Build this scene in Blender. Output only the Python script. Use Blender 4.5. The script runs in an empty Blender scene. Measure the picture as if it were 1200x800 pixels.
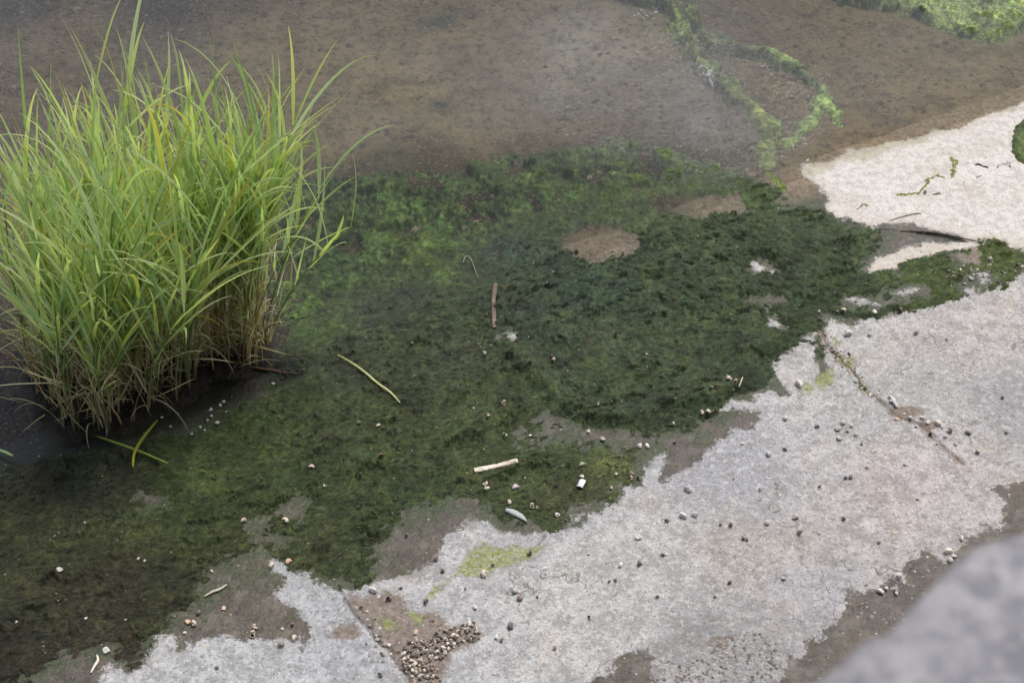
import bpy, math, random
import numpy as np
from mathutils import Vector, Matrix, Euler
random.seed(7); rng = np.random.default_rng(7)
S = bpy.context.scene
C = S.collection
R = math.radians

# ------------------------------------------------------------------ camera
H = 4.24; PITCH = 45.0; LENS = 55.0
cam = bpy.data.cameras.new('camera'); camo = bpy.data.objects.new('camera', cam); C.objects.link(camo)
camo.location = (0, 0, H); camo.rotation_euler = (R(90 - PITCH), 0, 0)
cam.lens = LENS; cam.sensor_width = 36; cam.clip_end = 200; cam.clip_start = 0.05
cam.dof.use_dof = True; cam.dof.focus_distance = 5.9; cam.dof.aperture_fstop = 6.3
S.camera = camo
# ------------------------------------------------------------------ sky, sun, exposure (soft, bright overcast)
SUN_EL, SUN_AZ = 66, 35            # azimuth clockwise from +Y (away from the camera)
w = bpy.data.worlds.new('World'); S.world = w; w.use_nodes = True
nt = w.node_tree; nt.nodes.clear()
sky = nt.nodes.new('ShaderNodeTexSky'); sky.sky_type = 'NISHITA'; sky.sun_disc = False
sky.sun_elevation = R(SUN_EL); sky.sun_rotation = R(SUN_AZ)
sky.air_density = 1.0; sky.dust_density = 5.0; sky.ozone_density = 0.6
bg = nt.nodes.new('ShaderNodeBackground'); bg.inputs[1].default_value = 0.145
wo = nt.nodes.new('ShaderNodeOutputWorld')
nt.links.new(sky.outputs[0], bg.inputs[0]); nt.links.new(bg.outputs[0], wo.inputs[0])
sl = bpy.data.lights.new('sun', 'SUN'); sl.energy = 1.7; sl.angle = R(12); sl.color = (1, .985, .96)
so = bpy.data.objects.new('sun', sl); C.objects.link(so)
sd = Vector((math.sin(R(SUN_AZ)) * math.cos(R(SUN_EL)), math.cos(R(SUN_AZ)) * math.cos(R(SUN_EL)), math.sin(R(SUN_EL))))
so.rotation_euler = sd.to_track_quat('Z', 'Y').to_euler()
S.view_settings.view_transform = 'Standard'; S.view_settings.look = 'None'
S.view_settings.exposure = 0.26; S.view_settings.gamma = 1.0
S.render.resolution_x = 1024; S.render.resolution_y = 682

# ------------------------------------------------------------------ photo pixel -> place on the ground
TH = 18.0 / LENS
cp, sp_ = math.cos(R(PITCH)), math.sin(R(PITCH))
def ray(px, py):
    ux = (np.asarray(px, float) - 600) / 600 * TH; uy = (400 - np.asarray(py, float)) / 600 * TH
    return ux, cp + uy * sp_, -sp_ + uy * cp
def hit(px, py, z):
    dx, dy, dz = ray(px, py); t = (z - H) / dz
    return t * dx, t * dy
_ax, _ay = hit(0, 545, 0.0); _bx, _by = hit(1200, 118, 0.0)
_L = math.hypot(_bx - _ax, _by - _ay); NX, NY = (_by - _ay) / _L, -(_bx - _ax) / _L     # points to the land
def shore(x, y): return (x - _ax) * NX + (y - _ay) * NY
def zb(x, y):                                            # smooth shape of the bank
    d = shore(x, y)
    land = 0.055 * np.maximum(d, 0)
    return land - 0.30 * (1 - np.exp(0.26 * np.minimum(d, 0)))
def unp(px, py):
    z = 0.0
    for _ in range(14):
        x, y = hit(px, py, z); z = zb(x, y)
    return x, y
def poly(pts):
    a = np.array(pts, float); x, y = unp(a[:, 0], a[:, 1]); return np.stack([x, y], 1)

# ------------------------------------------------------------------ numpy noise
_perm = np.random.default_rng(3).permutation(256); _perm = np.concatenate([_perm, _perm, _perm])
_ang = np.random.default_rng(4).random(256) * 2 * np.pi; _gx, _gy = np.cos(_ang), np.sin(_ang)
def perlin(x, y, seed=0):
    x = x + seed * 17.31; y = y + seed * 9.77
    xi = np.floor(x).astype(np.int64); yi = np.floor(y).astype(np.int64)
    xf = x - xi; yf = y - yi; xi &= 255; yi &= 255
    u = xf * xf * xf * (xf * (xf * 6 - 15) + 10); v = yf * yf * yf * (yf * (yf * 6 - 15) + 10)
    def g(ix, iy, fx, fy):
        h = _perm[_perm[ix & 255] + (iy & 255)]; return _gx[h] * fx + _gy[h] * fy
    a = g(xi, yi, xf, yf); b = g(xi + 1, yi, xf - 1, yf); c = g(xi, yi + 1, xf, yf - 1); d = g(xi + 1, yi + 1, xf - 1, yf - 1)
    return ((a * (1 - u) + b * u) * (1 - v) + (c * (1 - u) + d * u) * v) * 1.5
def fbm(x, y, f=1.0, o=4, seed=0, rough=.5):
    s = 0; a = 1; n = 0
    for i in range(o):
        s = s + a * perlin(x * f, y * f, seed + i * 3); n += a; a *= rough; f *= 2.03
    return s / n
def worley(x, y, f, seed=0):
    x = x * f + seed * 5.3; y = y * f + seed * 3.1
    xi = np.floor(x).astype(np.int64); yi = np.floor(y).astype(np.int64)
    best = np.full(x.shape, 9.0)
    for i in (-1, 0, 1):
        for j in (-1, 0, 1):
            cx = xi + i; cy = yi + j
            h = _perm[_perm[cx & 255] + (cy & 255)]; k = _perm[h + 31]
            d = (cx + h / 255. - x) ** 2 + (cy + k / 255. - y) ** 2
            best = np.minimum(best, d)
    return np.sqrt(best)
def worley_id(x, y, f, seed=0):
    x = x * f + seed * 5.3; y = y * f + seed * 3.1
    xi = np.floor(x).astype(np.int64); yi = np.floor(y).astype(np.int64)
    best = np.full(x.shape, 9.0); idv = np.zeros(x.shape)
    for i in (-1, 0, 1):
        for j in (-1, 0, 1):
            cx = xi + i; cy = yi + j
            h = _perm[_perm[cx & 255] + (cy & 255)]; k = _perm[h + 31]
            d = (cx + h / 255. - x) ** 2 + (cy + k / 255. - y) ** 2
            idv = np.where(d < best, _perm[k + 77] / 255., idv); best = np.minimum(best, d)
    return idv
def sst(a, b, x):
    t = np.clip((x - a) / (b - a), 0, 1); return t * t * (3 - 2 * t)
def seg_dist(x, y, P, closed=False):
    d2 = np.full(x.shape, 1e9); n = len(P)
    for i in range(n if closed else n - 1):
        ax, ay = P[i]; bx, by = P[(i + 1) % n]; ex, ey = bx - ax, by - ay
        t = np.clip(((x - ax) * ex + (y - ay) * ey) / (ex * ex + ey * ey + 1e-12), 0, 1)
        d2 = np.minimum(d2, (x - ax - t * ex) ** 2 + (y - ay - t * ey) ** 2)
    return np.sqrt(d2)
def sdf(x, y, P):                                        # + inside
    ins = np.zeros(x.shape, bool); n = len(P)
    for i in range(n):
        ax, ay = P[i]; bx, by = P[(i + 1) % n]
        c = (ay > y) != (by > y)
        if ay != by: ins ^= c & (x < (bx - ax) * (y - ay) / (by - ay) + ax)
    d = seg_dist(x, y, P, True)
    return np.where(ins, d, -d)

# ------------------------------------------------------------------ outlines (seen in the photo, laid out on the ground)
DRY = poly([(60,900),(100,830),(128,777),(150,787),(164,782),(185,747),(203,744),(210,761),(245,747),(262,747),(297,751),(350,747),
 (353,761),(371,744),(350,716),(325,702),(332,684),(325,670),(313,656),(322,654),(333,666),(353,670),(371,684),(395,691),(410,695),
 (435,684),(463,674),(491,670),(519,642),(526,625),(554,611),(575,614),(589,625),(617,625),(645,621),(680,618),(687,604),(708,599),
 (732,583),(736,569),(753,572),(755,551),(772,536),(780,531),(776,548),(771,565),(795,553),(820,541),(840,516),(853,514),(855,499),(873,505),
 (882,505),(880,495),(891,493),(891,483),(882,480),(844,481),(847,474),(856,469),(883,472),(885,465),(909,457),(915,465),(928,460),
 (915,448),(906,432),(912,416),(930,405),(950,393),(957,384),(957,440),(962,452),(972,452),(972,430),(966,420),(964,385),(966,374),(985,378),(1000,385),(1010,375),
 (1025,372),(1050,368),(1075,360),(1100,352),(1140,347),(1165,335),(1200,320),(1300,285),(1500,250),(1500,900)])
PALE = poly([(1300,285),(1200,293),(1186,291),(1165,281),(1151,281),(1150,294),(1116,295),(1091,298),(1060,309),(1037,318),(1034,326),
 (1025,323),(1018,316),(1027,302),(1050,295),(1084,283),(1112,287),(1130,281),(1128,277),(1095,268),(1067,262),(1035,261),(1021,266),(1000,259),
 (980,255),(965,245),(972,234),(955,213),(939,206),(941,192),(971,191),(997,175),(1011,175),(1039,166),(1077,161),(1098,152),
 (1123,152),(1147,138),(1175,129),(1200,119),(1300,85),(1450,40),(1450,240)])
STRIP = poly([(1300,520),(1200,558),(1158,571),(1175,590),(1172,614),(1144,621),(1126,632),(1109,656),(1100,648),(1084,641),(1060,649),
 (1053,670),(1056,677),(1025,683),(993,691),(990,712),(955,744),(920,772),(912,795),(880,850),(1400,850)])
PUDDLE = poly([(750,763),(735,768),(722,775),(718,782),(705,790),(688,802),(670,830),(770,840),(772,800),(764,786),(766,772)])
DIRT = poly([(404,700),(412,698),(430,700),(452,690),(472,700),(478,716),(512,718),(530,735),(552,728),(568,742),(555,755),(530,765),(520,790),(515,815),(488,815),(470,782),(440,745),(415,718)])
MOSS_STREAK = [poly(p) for p in ([(494,700),(505,688),(528,680),(545,650),(560,635),(590,640),(615,640),(640,638),(628,652),(600,662),(560,678),(530,676),(515,695),(497,708)],
 [(955,440),(975,430),(980,445),(965,458),(950,452)],[(968,405),(990,415),(1005,420),(1000,432),(980,425)],[(975,392),(985,395),(985,405),(976,404)],[(1000,440),(1018,452),(1020,462),(1008,458)],
 [(945,445),(955,450),(952,462),(935,458)],[(440,722),(462,724),(470,735),(450,740)],[(480,715),(500,722),(492,730),(478,726)])]
ALGAE = poly([(-200,900),(-200,545),(0,545),(60,535),(120,525),(220,505),(300,465),(325,420),(328,360),(325,300),(320,240),(345,215),(400,210),(440,209),
 (480,210),(540,202),(560,190),(600,183),(650,180),(690,174),(730,164),(770,173),(810,186),(860,200),(890,214),(930,226),(962,248),(1000,264),
 (1020,270),(1022,290),(1008,304),(1002,318),(1030,328),(1062,310),(1090,300),(1118,298),(1150,297),(1152,282),(1166,281),(1186,291),(1200,292),(1300,280),(1300,290),
 (1200,318),(1168,328),(1130,343),(1090,353),(1050,364),(1020,371),(992,374),(966,369),(961,378),(961,420),(955,384),(935,400),(915,415),
 (908,440),(905,452),(880,463),(850,470),(838,486),(825,488),(808,486),(812,500),(795,505),(775,520),(752,530),(742,548),(738,560),(732,578),(712,592),
 (686,600),(676,614),(650,616),(620,618),(600,612),(582,608),(572,590),(552,575),(520,590),(490,600),(460,620),(438,650),(428,684),(400,685),
 (370,680),(345,665),(325,648),(314,641),(300,640),(270,652),(250,668),(236,690),(228,706),(205,718),(190,735),(175,760),(150,780),(135,768),
 (120,758),(80,765),(40,790),(-40,900)])
HOLES = [(poly(p), e) for p, e in (
 ([(676,278),(690,269),(715,267),(735,274),(752,285),(744,298),(722,298),(700,305),(684,303),(668,290)], 0),
 ([(775,230),(800,238),(862,235),(870,243),(832,254),(795,250),(770,240)], 0),
 ([(876,313),(886,307),(900,312),(904,319),(884,321)], 0),
 ([(896,367),(905,372),(921,383),(912,385),(900,377)], 0),
 ([(990,349),(1010,351),(1028,355),(1008,357),(992,353)], 0),
 ([(592,393),(600,389),(607,395),(600,399)], 0),
 ([(612,511),(628,506),(640,488),(662,494),(690,503),(740,512),(770,510),(765,518),(740,520),(700,518),(660,508),(630,516)], 1),
 ([(664,604),(684,602),(680,610),(668,610)], 0),
 ([(297,617),(305,615),(315,628),(330,630),(322,635),(306,632)], 1),
 ([(335,603),(350,590),(365,580),(360,592),(345,600),(340,608)], 1),
 ([(1040,345),(1060,338),(1075,340),(1060,348)], 0),([(1125,340),(1140,332),(1150,338),(1138,346)], 0),
 ([(888,352),(900,345),(915,350),(905,358)], 1),([(166,580),(178,578),(188,588),(176,590)], 1),
 ([(1145,320),(1158,318),(1162,330),(1150,330)], 0),
 ([(920,225),(950,222),(940,240),(925,238)], 1),([(1128,305),(1140,303),(1142,309),(1130,310)], 0),
)]
LOBE = poly([(590,250),(640,240),(720,235),(800,245),(890,250),(960,260),(1000,290),(990,330),(950,380),(905,420),(880,455),(840,478),(800,485),(760,497),(715,505),
 (680,500),(650,482),(615,450),(590,420),(580,380),(575,320)])
JOINTS_LONG = poly([(280,640),(310,655),(345,672),(398,690),(412,712),(432,738),(456,765),(476,790),(492,815),(540,900)])
JOINTS = [poly(p) for p in (
 [(955,372),(964,388),(969,404),(985,420),(1000,434),(1010,452),(1030,468),(1048,484),(1078,497),(1102,520),(1125,540)],
 [(396,688),(412,712),(432,738),(456,765),(476,790),(492,815),(540,900)],
 [(960,250),(1000,262),(1022,268),(1070,271),(1110,280),(1150,283),(1186,292),(1300,290),(1500,285)])]
CRACKS = [poly(p) for p in ([(395,705),(403,700),(405,715),(398,722),(415,735)],[(380,688),(386,700),(400,706),(412,700)],[(1093,300),(1087,290),(1084,283)],
 [(1070,271),(1100,273),(1140,278)],[(630,640),(640,628)],[(1090,438),(1120,430)],[(365,676),(380,690)])]
STRANDS = [poly(p) for p in (
 [(690,-15),(740,-4),(770,6),(790,20),(800,45),(815,68),(832,92),(855,112),(882,128),(898,150),(900,180),(902,205),(915,222)],
 [(805,15),(815,40),(850,60),(895,66),(930,82),(955,100),(965,122),(985,142)],
 [(960,128),(950,146),(940,158),(922,170)])]
STRW = [0.048, .042, .038]
RIGHTMAT = poly([(930,-60),(950,-8),(985,9),(1040,14),(1080,30),(1120,45),(1150,54),(1180,51),(1200,38),(1300,10),(1500,-60)])
EDGEMAT = poly([(1260,110),(1200,140),(1190,146),(1184,165),(1187,184),(1200,193),(1260,200)])

def s2l(c): return tuple(((v / 255) / 12.92 if v / 255 <= .04045 else ((v / 255 + .055) / 1.055) ** 2.4) for v in c)
def rbf(x, y, pts, p=3.0):
    A = np.zeros(x.shape + (3,)); W = np.zeros(x.shape)
    wx = x + .12 * perlin(x * 3, y * 3, 51); wy = y + .12 * perlin(x * 3, y * 3, 57)
    for (px, py, rad, col) in pts:
        cx, cy = unp(px, py); r = rad / 305.
        k = 1 / ((((wx - cx) ** 2 + (wy - cy) ** 2) / (r * r) + .05) ** (p / 2))
        A += k[..., None] * np.array(s2l(col)); W += k
    return A / W[..., None]

# ------------------------------------------------------------------ ground height
def flat_noise(x, y):
    return .006 * fbm(x, y, 1.6, 3, 2) + .0035 * fbm(x, y, 9, 3, 5)
def ground(x, y, detail=True):
    d = shore(x, y); land = sst(-.25, .1, d)
    z = zb(x, y) + flat_noise(x, y)
    if detail:
        z = z + land * (.0016 * fbm(x, y, 40, 3, 8))
        z = z + (1 - land) * (.020 * fbm(x, y, 3.0, 4, 12) + .013 * fbm(x, y, 11, 4, 15, .6))
    for J in JOINTS + CRACKS[:1]:
        big = J is not CRACKS[0]
        dj = seg_dist(x + .012 * perlin(x * 16, y * 16, 31), y + .012 * perlin(x * 16, y * 16, 33), J)
        wd = .006 + .009 * perlin(x * 6, y * 6, 35) if big else .004
        z = z - np.clip(land * (.009 if big else .006) * (1 - sst(.3, 1.5, dj / np.maximum(wd, .0025))), 0, 1)
    return z

# ------------------------------------------------------------------ mesh / tag helpers
def mesh_np(name, V, F, smooth=True):
    m = bpy.data.meshes.new(name); V = np.asarray(V, np.float32); F = np.asarray(F, np.int32); k = F.shape[1]
    m.vertices.add(len(V)); m.vertices.foreach_set('co', V.ravel())
    m.loops.add(F.size); m.loops.foreach_set('vertex_index', F.ravel())
    m.polygons.add(len(F)); m.polygons.foreach_set('loop_start', np.arange(0, F.size, k, dtype=np.int32))
    m.update(calc_edges=True)
    m.polygons.foreach_set('use_smooth', np.full(len(F), smooth)); m.update()
    return m
def fattr(m, name, a): at = m.attributes.new(name, 'FLOAT', 'POINT'); at.data.foreach_set('value', np.asarray(a, np.float32))
def cattr(m, name, a):
    at = m.attributes.new(name, 'FLOAT_COLOR', 'POINT')
    at.data.foreach_set('color', np.concatenate([a, np.ones((len(a), 1))], 1).astype(np.float32).ravel())
def link(name, m, mat=None, parent=None, loc=None):
    o = bpy.data.objects.new(name, m); C.objects.link(o)
    if mat is not None and m is not None and not m.materials: m.materials.append(mat)
    if parent: o.parent = parent
    if loc is not None: o.location = loc
    return o
def tag(o, label=None, cat=None, group=None, kind=None):
    if label: o['label'] = label
    if cat: o['category'] = cat
    if group: o['group'] = group
    if kind: o['kind'] = kind
    return o

# ------------------------------------------------------------------ materials
class NB:
    def __init__(s, name):
        s.m = bpy.data.materials.new(name); s.m.use_nodes = True; s.t = s.m.node_tree; s.t.nodes.clear()
        s.out = s.n('ShaderNodeOutputMaterial'); s.geo = s.n('ShaderNodeTexCoord').outputs['Object']
    def n(s, t, **k):
        x = s.t.nodes.new(t)
        for a, b in k.items(): setattr(x, a, b)
        return x
    def l(s, a, b): s.t.links.new(a, b)
    def put(s, sock, v):
        if hasattr(v, 'is_output') or isinstance(v, bpy.types.NodeSocket): s.l(v, sock)
        else: sock.default_value = v if not isinstance(v, tuple) or len(v) != 3 or sock.type == 'VECTOR' else v + (1,)
    def noise(s, sc, det=4, rough=.55, vec=None, dist=0.0):
        x = s.n('ShaderNodeTexNoise'); x.inputs['Scale'].default_value = sc; x.inputs['Detail'].default_value = det
        x.inputs['Roughness'].default_value = rough; x.inputs['Distortion'].default_value = dist
        s.l(vec if vec is not None else s.geo, x.inputs['Vector']); return x.outputs[0]
    def noisec(s, sc, det=4):
        x = s.n('ShaderNodeTexNoise'); x.inputs['Scale'].default_value = sc; x.inputs['Detail'].default_value = det
        s.l(s.geo, x.inputs['Vector']); return x.outputs[1]
    def vor(s, sc, feat='F1', rnd=1, vec=None):
        x = s.n('ShaderNodeTexVoronoi', feature=feat); x.inputs['Scale'].default_value = sc
        s.l(vec if vec is not None else s.geo, x.inputs['Vector']); return x
    def mp(s, scale=(1, 1, 1), rot=(0, 0, 0)):
        x = s.n('ShaderNodeMapping'); x.inputs['Scale'].default_value = scale; x.inputs['Rotation'].default_value = rot
        s.l(s.geo, x.inputs['Vector']); return x.outputs[0]
    def ma(s, op, a, b=None, c=None):
        x = s.n('ShaderNodeMath', operation=op); s.put(x.inputs[0], a)
        if b is not None: s.put(x.inputs[1], b)
        if c is not None: s.put(x.inputs[2], c)
        return x.outputs[0]
    def mr(s, v, a, b, c=0.0, d=1.0, sm=True):
        x = s.n('ShaderNodeMapRange'); x.interpolation_type = 'SMOOTHSTEP' if sm else 'LINEAR'
        s.l(v, x.inputs[0])
        for i, k in enumerate((a, b, c, d)): x.inputs[i + 1].default_value = k
        return x.outputs[0]
    def mix(s, f, a, b, mode='MIX'):
        x = s.n('ShaderNodeMix', data_type='RGBA', blend_type=mode); s.put(x.inputs[0], f); s.put(x.inputs[6], a); s.put(x.inputs[7], b)
        return x.outputs[2]
    def at(s, name, col=False):
        x = s.n('ShaderNodeAttribute', attribute_name=name); return x.outputs['Color' if col else 'Fac']
    def bump(s, h, st, d=.01, prev=None):
        x = s.n('ShaderNodeBump'); x.inputs['Strength'].default_value = st; x.inputs['Distance'].default_value = d
        s.l(h, x.inputs['Height'])
        if prev: s.l(prev, x.inputs['Normal'])
        return x.outputs[0]
    def pbr(s, col, rough=.7, nor=None, spec=.5, **k):
        x = s.n('ShaderNodeBsdfPrincipled'); s.put(x.inputs['Base Color'], col); s.put(x.inputs['Roughness'], rough)
        s.put(x.inputs['Specular IOR Level'], spec)
        if nor: s.l(nor, x.inputs['Normal'])
        for a, b in k.items(): s.put(x.inputs[a], b)
        s.l(x.outputs[0], s.out.inputs[0]); return x

def mat_concrete():
    b = NB('weathered_concrete')
    n1 = b.noise(2.2, 5, .6); n2 = b.noise(14, 6, .7); n3 = b.noise(120, 4, .75); n4 = b.noise(45, 4, .7); n5 = b.noise(330, 2, .6)
    c = b.mix(b.mr(n1, .35, .65), s2l((160,160,161)), s2l((187,184,183)))
    c = b.mix(b.mr(n2, .42, .62), c, s2l((150,148,147)))
    c = b.mix(b.ma('MULTIPLY', b.mr(b.noise(6, 5, .7), .52, .66), .45), c, s2l((176,164,150)))
    c = b.mix(b.ma('MULTIPLY', b.mr(n4, .48, .68), .6), c, s2l((208,206,200)))
    c = b.mix(b.ma('MULTIPLY', b.mr(b.noise(70, 4, .75), .52, .64), .7), c, s2l((118,112,107)))
    c = b.mix(b.ma('MULTIPLY', b.mr(n3, .52, .66), .5), c, s2l((112,108,106)))
    c = b.mix(b.ma('MULTIPLY', b.mr(n5, .54, .64), .45), c, s2l((78,74,70)))
    v = b.vor(95); sp = b.mr(v.outputs['Distance'], .30, .12)
    sel = b.mr(b.noise(60, 1), .55, .6)
    c = b.mix(b.ma('MULTIPLY', b.ma('MULTIPLY', sp, sel), .8), c, s2l((232,224,214)))
    big = b.noise(3.1, 6, .72); c = b.mix(b.ma('MULTIPLY', b.mr(big, .54, .68), .4), c, s2l((132,124,116)))
    c = b.mix(b.ma('MULTIPLY', b.mr(b.noise(5.3, 7, .78), .57, .70), .4), c, s2l((206,202,198)))
    wv = b.n('ShaderNodeVectorMath', operation='ADD'); b.l(b.geo, wv.inputs[0]); nz = b.n('ShaderNodeVectorMath', operation='SCALE'); b.l(b.noisec(7, 5), nz.inputs[0]); nz.inputs['Scale'].default_value = .22; b.l(nz.outputs[0], wv.inputs[1])
    vc = b.vor(1.9, 'DISTANCE_TO_EDGE', 1, wv.outputs[0]); hair = b.ma('MULTIPLY', b.mr(vc.outputs['Distance'], .006, .001), b.mr(b.noise(2.6, 3), .5, .58))
    c = b.mix(b.ma('MULTIPLY', hair, .75), c, s2l((92,86,80)))
    # pale dried silt
    pn = b.ma('MULTIPLY_ADD', b.ma('SUBTRACT', b.noise(20, 8, .82), .5), .09, b.at('pale'))
    pale = b.mr(pn, -.004, .004)
    pc = b.mix(b.mr(b.noise(30, 5, .7), .4, .65), s2l((204,198,193)), s2l((178,171,165)))
    pc = b.mix(b.ma('MULTIPLY', b.mr(b.noise(4, 7, .75), .48, .66), .5), pc, s2l((176,166,152)))
    pc = b.mix(b.mr(b.at('pale'), .07, .0, 0, .45), pc, s2l((178,164,146)))
    pc = b.mix(b.ma('MULTIPLY', b.mr(n3, .52, .64), .7), pc, s2l((150,140,132)))
    # narrow ochre tide line at the water
    c = b.mix(pale, c, pc)
    # hand toned places (brown soil, grey, pinkish)
    c = b.mix(1.0, c, b.at('tone', True), 'MULTIPLY')
    wn = b.ma('MULTIPLY_ADD', b.ma('SUBTRACT', b.noise(17, 10, .85), .5), .19, b.at('wet'))
    wet = b.mr(wn, -.004, .005)
    wc = b.mix(b.mr(b.noise(20, 5, .7), .35, .68), s2l((88,82,74)), s2l((66,61,53)))
    wc = b.mix(b.ma('MULTIPLY', b.mr(n3, .5, .64), .8), wc, s2l((38,36,32)))
    wc = b.mix(b.ma('MULTIPLY', b.mr(b.noise(150, 3, .7), .6, .72), .5), wc, s2l((140,128,118)))
    wc = b.mix(b.ma('MULTIPLY', b.mr(b.noise(7, 4, .6), .5, .68), .5), wc, s2l((96,86,70)))
    ff = b.ma('ADD', b.at('film'), b.ma('ADD', b.ma('MULTIPLY', b.ma('SUBTRACT', b.noise(9, 4, .7), .5), 2.6), b.ma('MULTIPLY', b.ma('SUBTRACT', b.noise(45, 7, .8), .5), 3.4)))
    film = b.mr(ff, .45, 1.1)
    wc = b.mix(b.ma('MULTIPLY', b.mr(b.noise(11, 7, .8), .5, .62), .55), wc, s2l((112,106,98)))
    wc = b.mix(b.ma('MULTIPLY', b.mr(b.noise(31, 5, .8), .56, .66), .6), wc, s2l((52,50,42)))
    wc = b.mix(b.ma('MULTIPLY', film, .9), wc, b.mix(b.mr(n3, .42, .6), s2l((62,74,44)), s2l((36,46,28))))
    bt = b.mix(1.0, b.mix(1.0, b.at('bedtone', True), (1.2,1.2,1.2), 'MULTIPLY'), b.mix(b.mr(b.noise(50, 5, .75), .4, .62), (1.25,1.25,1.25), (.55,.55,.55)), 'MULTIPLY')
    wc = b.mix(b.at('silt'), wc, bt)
    c = b.mix(1.0, c, (.96, 1.0, .985), 'MULTIPLY')
    c = b.mix(wet, c, wc)
    dn = b.ma('MULTIPLY_ADD', b.ma('SUBTRACT', b.noise(40, 5, .7), .5), .06, b.at('dirt'))
    dirt = b.mr(dn, -.012, .012)
    dc = b.mix(b.mr(b.noise(55, 5, .75), .4, .62), s2l((128,114,104)), s2l((92,84,68)))
    c = b.mix(b.ma('MULTIPLY', dirt, .85), c, dc)
    mn = b.ma('MULTIPLY_ADD', b.ma('SUBTRACT', b.noise(50, 6, .75), .5), .11, b.at('moss'))
    mo = b.mr(mn, -.006, .016)
    mc = b.mix(b.mr(b.noise(60, 4, .7), .4, .6), s2l((104,116,52)), s2l((142,146,92)))
    c = b.mix(b.ma('MULTIPLY', mo, b.mr(b.noise(75, 6, .8), .36, .56)), c, mc)
    jn = b.ma('MULTIPLY', b.mr(b.at('joint'), .009, .002), b.mr(b.noise(14, 3), .35, .55))
    c = b.mix(b.ma('MULTIPLY', jn, .55), c, s2l((84,78,70)))
    nr = b.bump(n3, .5, .004); nr = b.bump(n4, .55, .008, nr); nr = b.bump(n2, .3, .012, nr); nr = b.bump(v.outputs['Distance'], .25, .004, nr)
    nr = b.bump(mo, .4, .004, nr)
    ro = b.mr(wet, 0, 1, .88, .5)
    b.pbr(c, ro, nr, .4); return b.m
def mat_bed():
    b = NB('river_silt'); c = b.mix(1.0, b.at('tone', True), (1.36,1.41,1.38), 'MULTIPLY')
    c = b.mix(b.ma('MULTIPLY', b.mr(b.noise(7, 6, .7), .42, .66), .6), c, s2l((72,66,54)))
    c = b.mix(b.ma('MULTIPLY', b.mr(b.noise(24, 7, .8), .5, .62), .7), c, s2l((48,44,36)))
    c = b.mix(b.ma('MULTIPLY', b.mr(b.noise(70, 5, .8), .52, .64), .65), c, s2l((140,130,106)))
    v = b.vor(42); r = b.n('ShaderNodeSeparateColor'); b.l(v.outputs['Color'], r.inputs[0])
    st = b.ma('MULTIPLY', b.mr(v.outputs['Distance'], .34, .2), b.mr(r.outputs[0], .72, .78))
    c = b.mix(b.ma('MULTIPLY', st, .6), c, b.mix(r.outputs[1], s2l((150,134,110)), s2l((60,52,46))))
    nr = b.bump(b.noise(60, 6, .75), .8, .012); nr = b.bump(b.noise(18, 5, .7), .8, .03, nr)
    b.pbr(c, .9, nr, .1); return b.m
def mat_algae(name, sub=0.0):
    b = NB(name); base = b.at('tone', True)
    v1 = b.mp((1, 2.6, 1), (0, 0, R(18)))
    fine = b.noise(150, 5, .75, v1, .6); mid = b.noise(38, 6, .75, None, .5); big = b.noise(9, 5, .65)
    c = b.mix(1.0, base, b.mix(b.mr(mid, .38, .62), (.62,.66,.66), (1.6,1.5,1.3)), 'MULTIPLY')
    c = b.mix(1.0, c, b.mix(b.mr(fine, .38, .62), (.55,.58,.58), (1.7,1.6,1.5)), 'MULTIPLY')
    c = b.mix(b.ma('MULTIPLY', b.mr(big, .55, .72), .4), c, s2l((86,76,52)))
    c = b.mix(b.ma('MULTIPLY', b.mr(b.noise(16, 5, .7), .6, .7), .35), c, s2l((84,106,44)))
    c = b.mix(b.ma('MULTIPLY', b.mr(b.noise(210, 3, .7), .66, .74), .5), c, s2l((150,146,118)))
    nr = b.bump(fine, .9, .006); nr = b.bump(mid, .7, .012, nr)
    rg = b.mr(b.noise(24, 3), .35, .65, .28, .75)
    hs = b.n('ShaderNodeHueSaturation'); hs.inputs['Saturation'].default_value = .92; hs.inputs['Value'].default_value = 1.0; b.l(c, hs.inputs['Color'])
    b.pbr(hs.outputs[0], rg, nr, .28 if not sub else .05); return b.m
def mat_simple(name, c1, c2, sc=60, rough=.7, bump=.3, spec=.4):
    b = NB(name); oi = b.n('ShaderNodeObjectInfo').outputs['Random']
    c = b.mix(oi, c1, c2); n = b.noise(sc, 5, .7)
    c = b.mix(1.0, c, b.mix(b.mr(n, .3, .7), (.75,.75,.75), (1.2,1.2,1.2)), 'MULTIPLY')
    b.pbr(c, rough, b.bump(n, bump, .003), spec); return b.m
def mat_attr(name, rough=.75, sc=150, spec=.3):
    b = NB(name); c = b.at('tone', True); n = b.noise(sc, 3, .7)
    c = b.mix(1.0, c, b.mix(b.mr(n, .3, .7), (.7,.7,.7), (1.25,1.25,1.25)), 'MULTIPLY')
    b.pbr(c, rough, b.bump(n, .3, .003), spec); return b.m
def mat_leaf():
    b = NB('reed_leaf'); c = b.at('tone', True)
    oi = b.n('ShaderNodeObjectInfo').outputs['Random']
    c = b.mix(1.0, c, b.mix(oi, (.60,.74,.66), (1.12,1.08,1.12)), 'MULTIPLY')
    x = b.n('ShaderNodeBsdfPrincipled'); b.l(c, x.inputs['Base Color']); x.inputs['Roughness'].default_value = .5
    x.inputs['Specular IOR Level'].default_value = .35
    t = b.n('ShaderNodeBsdfTranslucent'); b.l(b.mix(1.0, c, (1.2,1.25,.6), 'MULTIPLY'), t.inputs[0])
    m = b.n('ShaderNodeMixShader'); m.inputs[0].default_value = .46
    b.l(x.outputs[0], m.inputs[1]); b.l(t.outputs[0], m.inputs[2]); b.l(m.outputs[0], b.out.inputs[0]); return b.m
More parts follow.
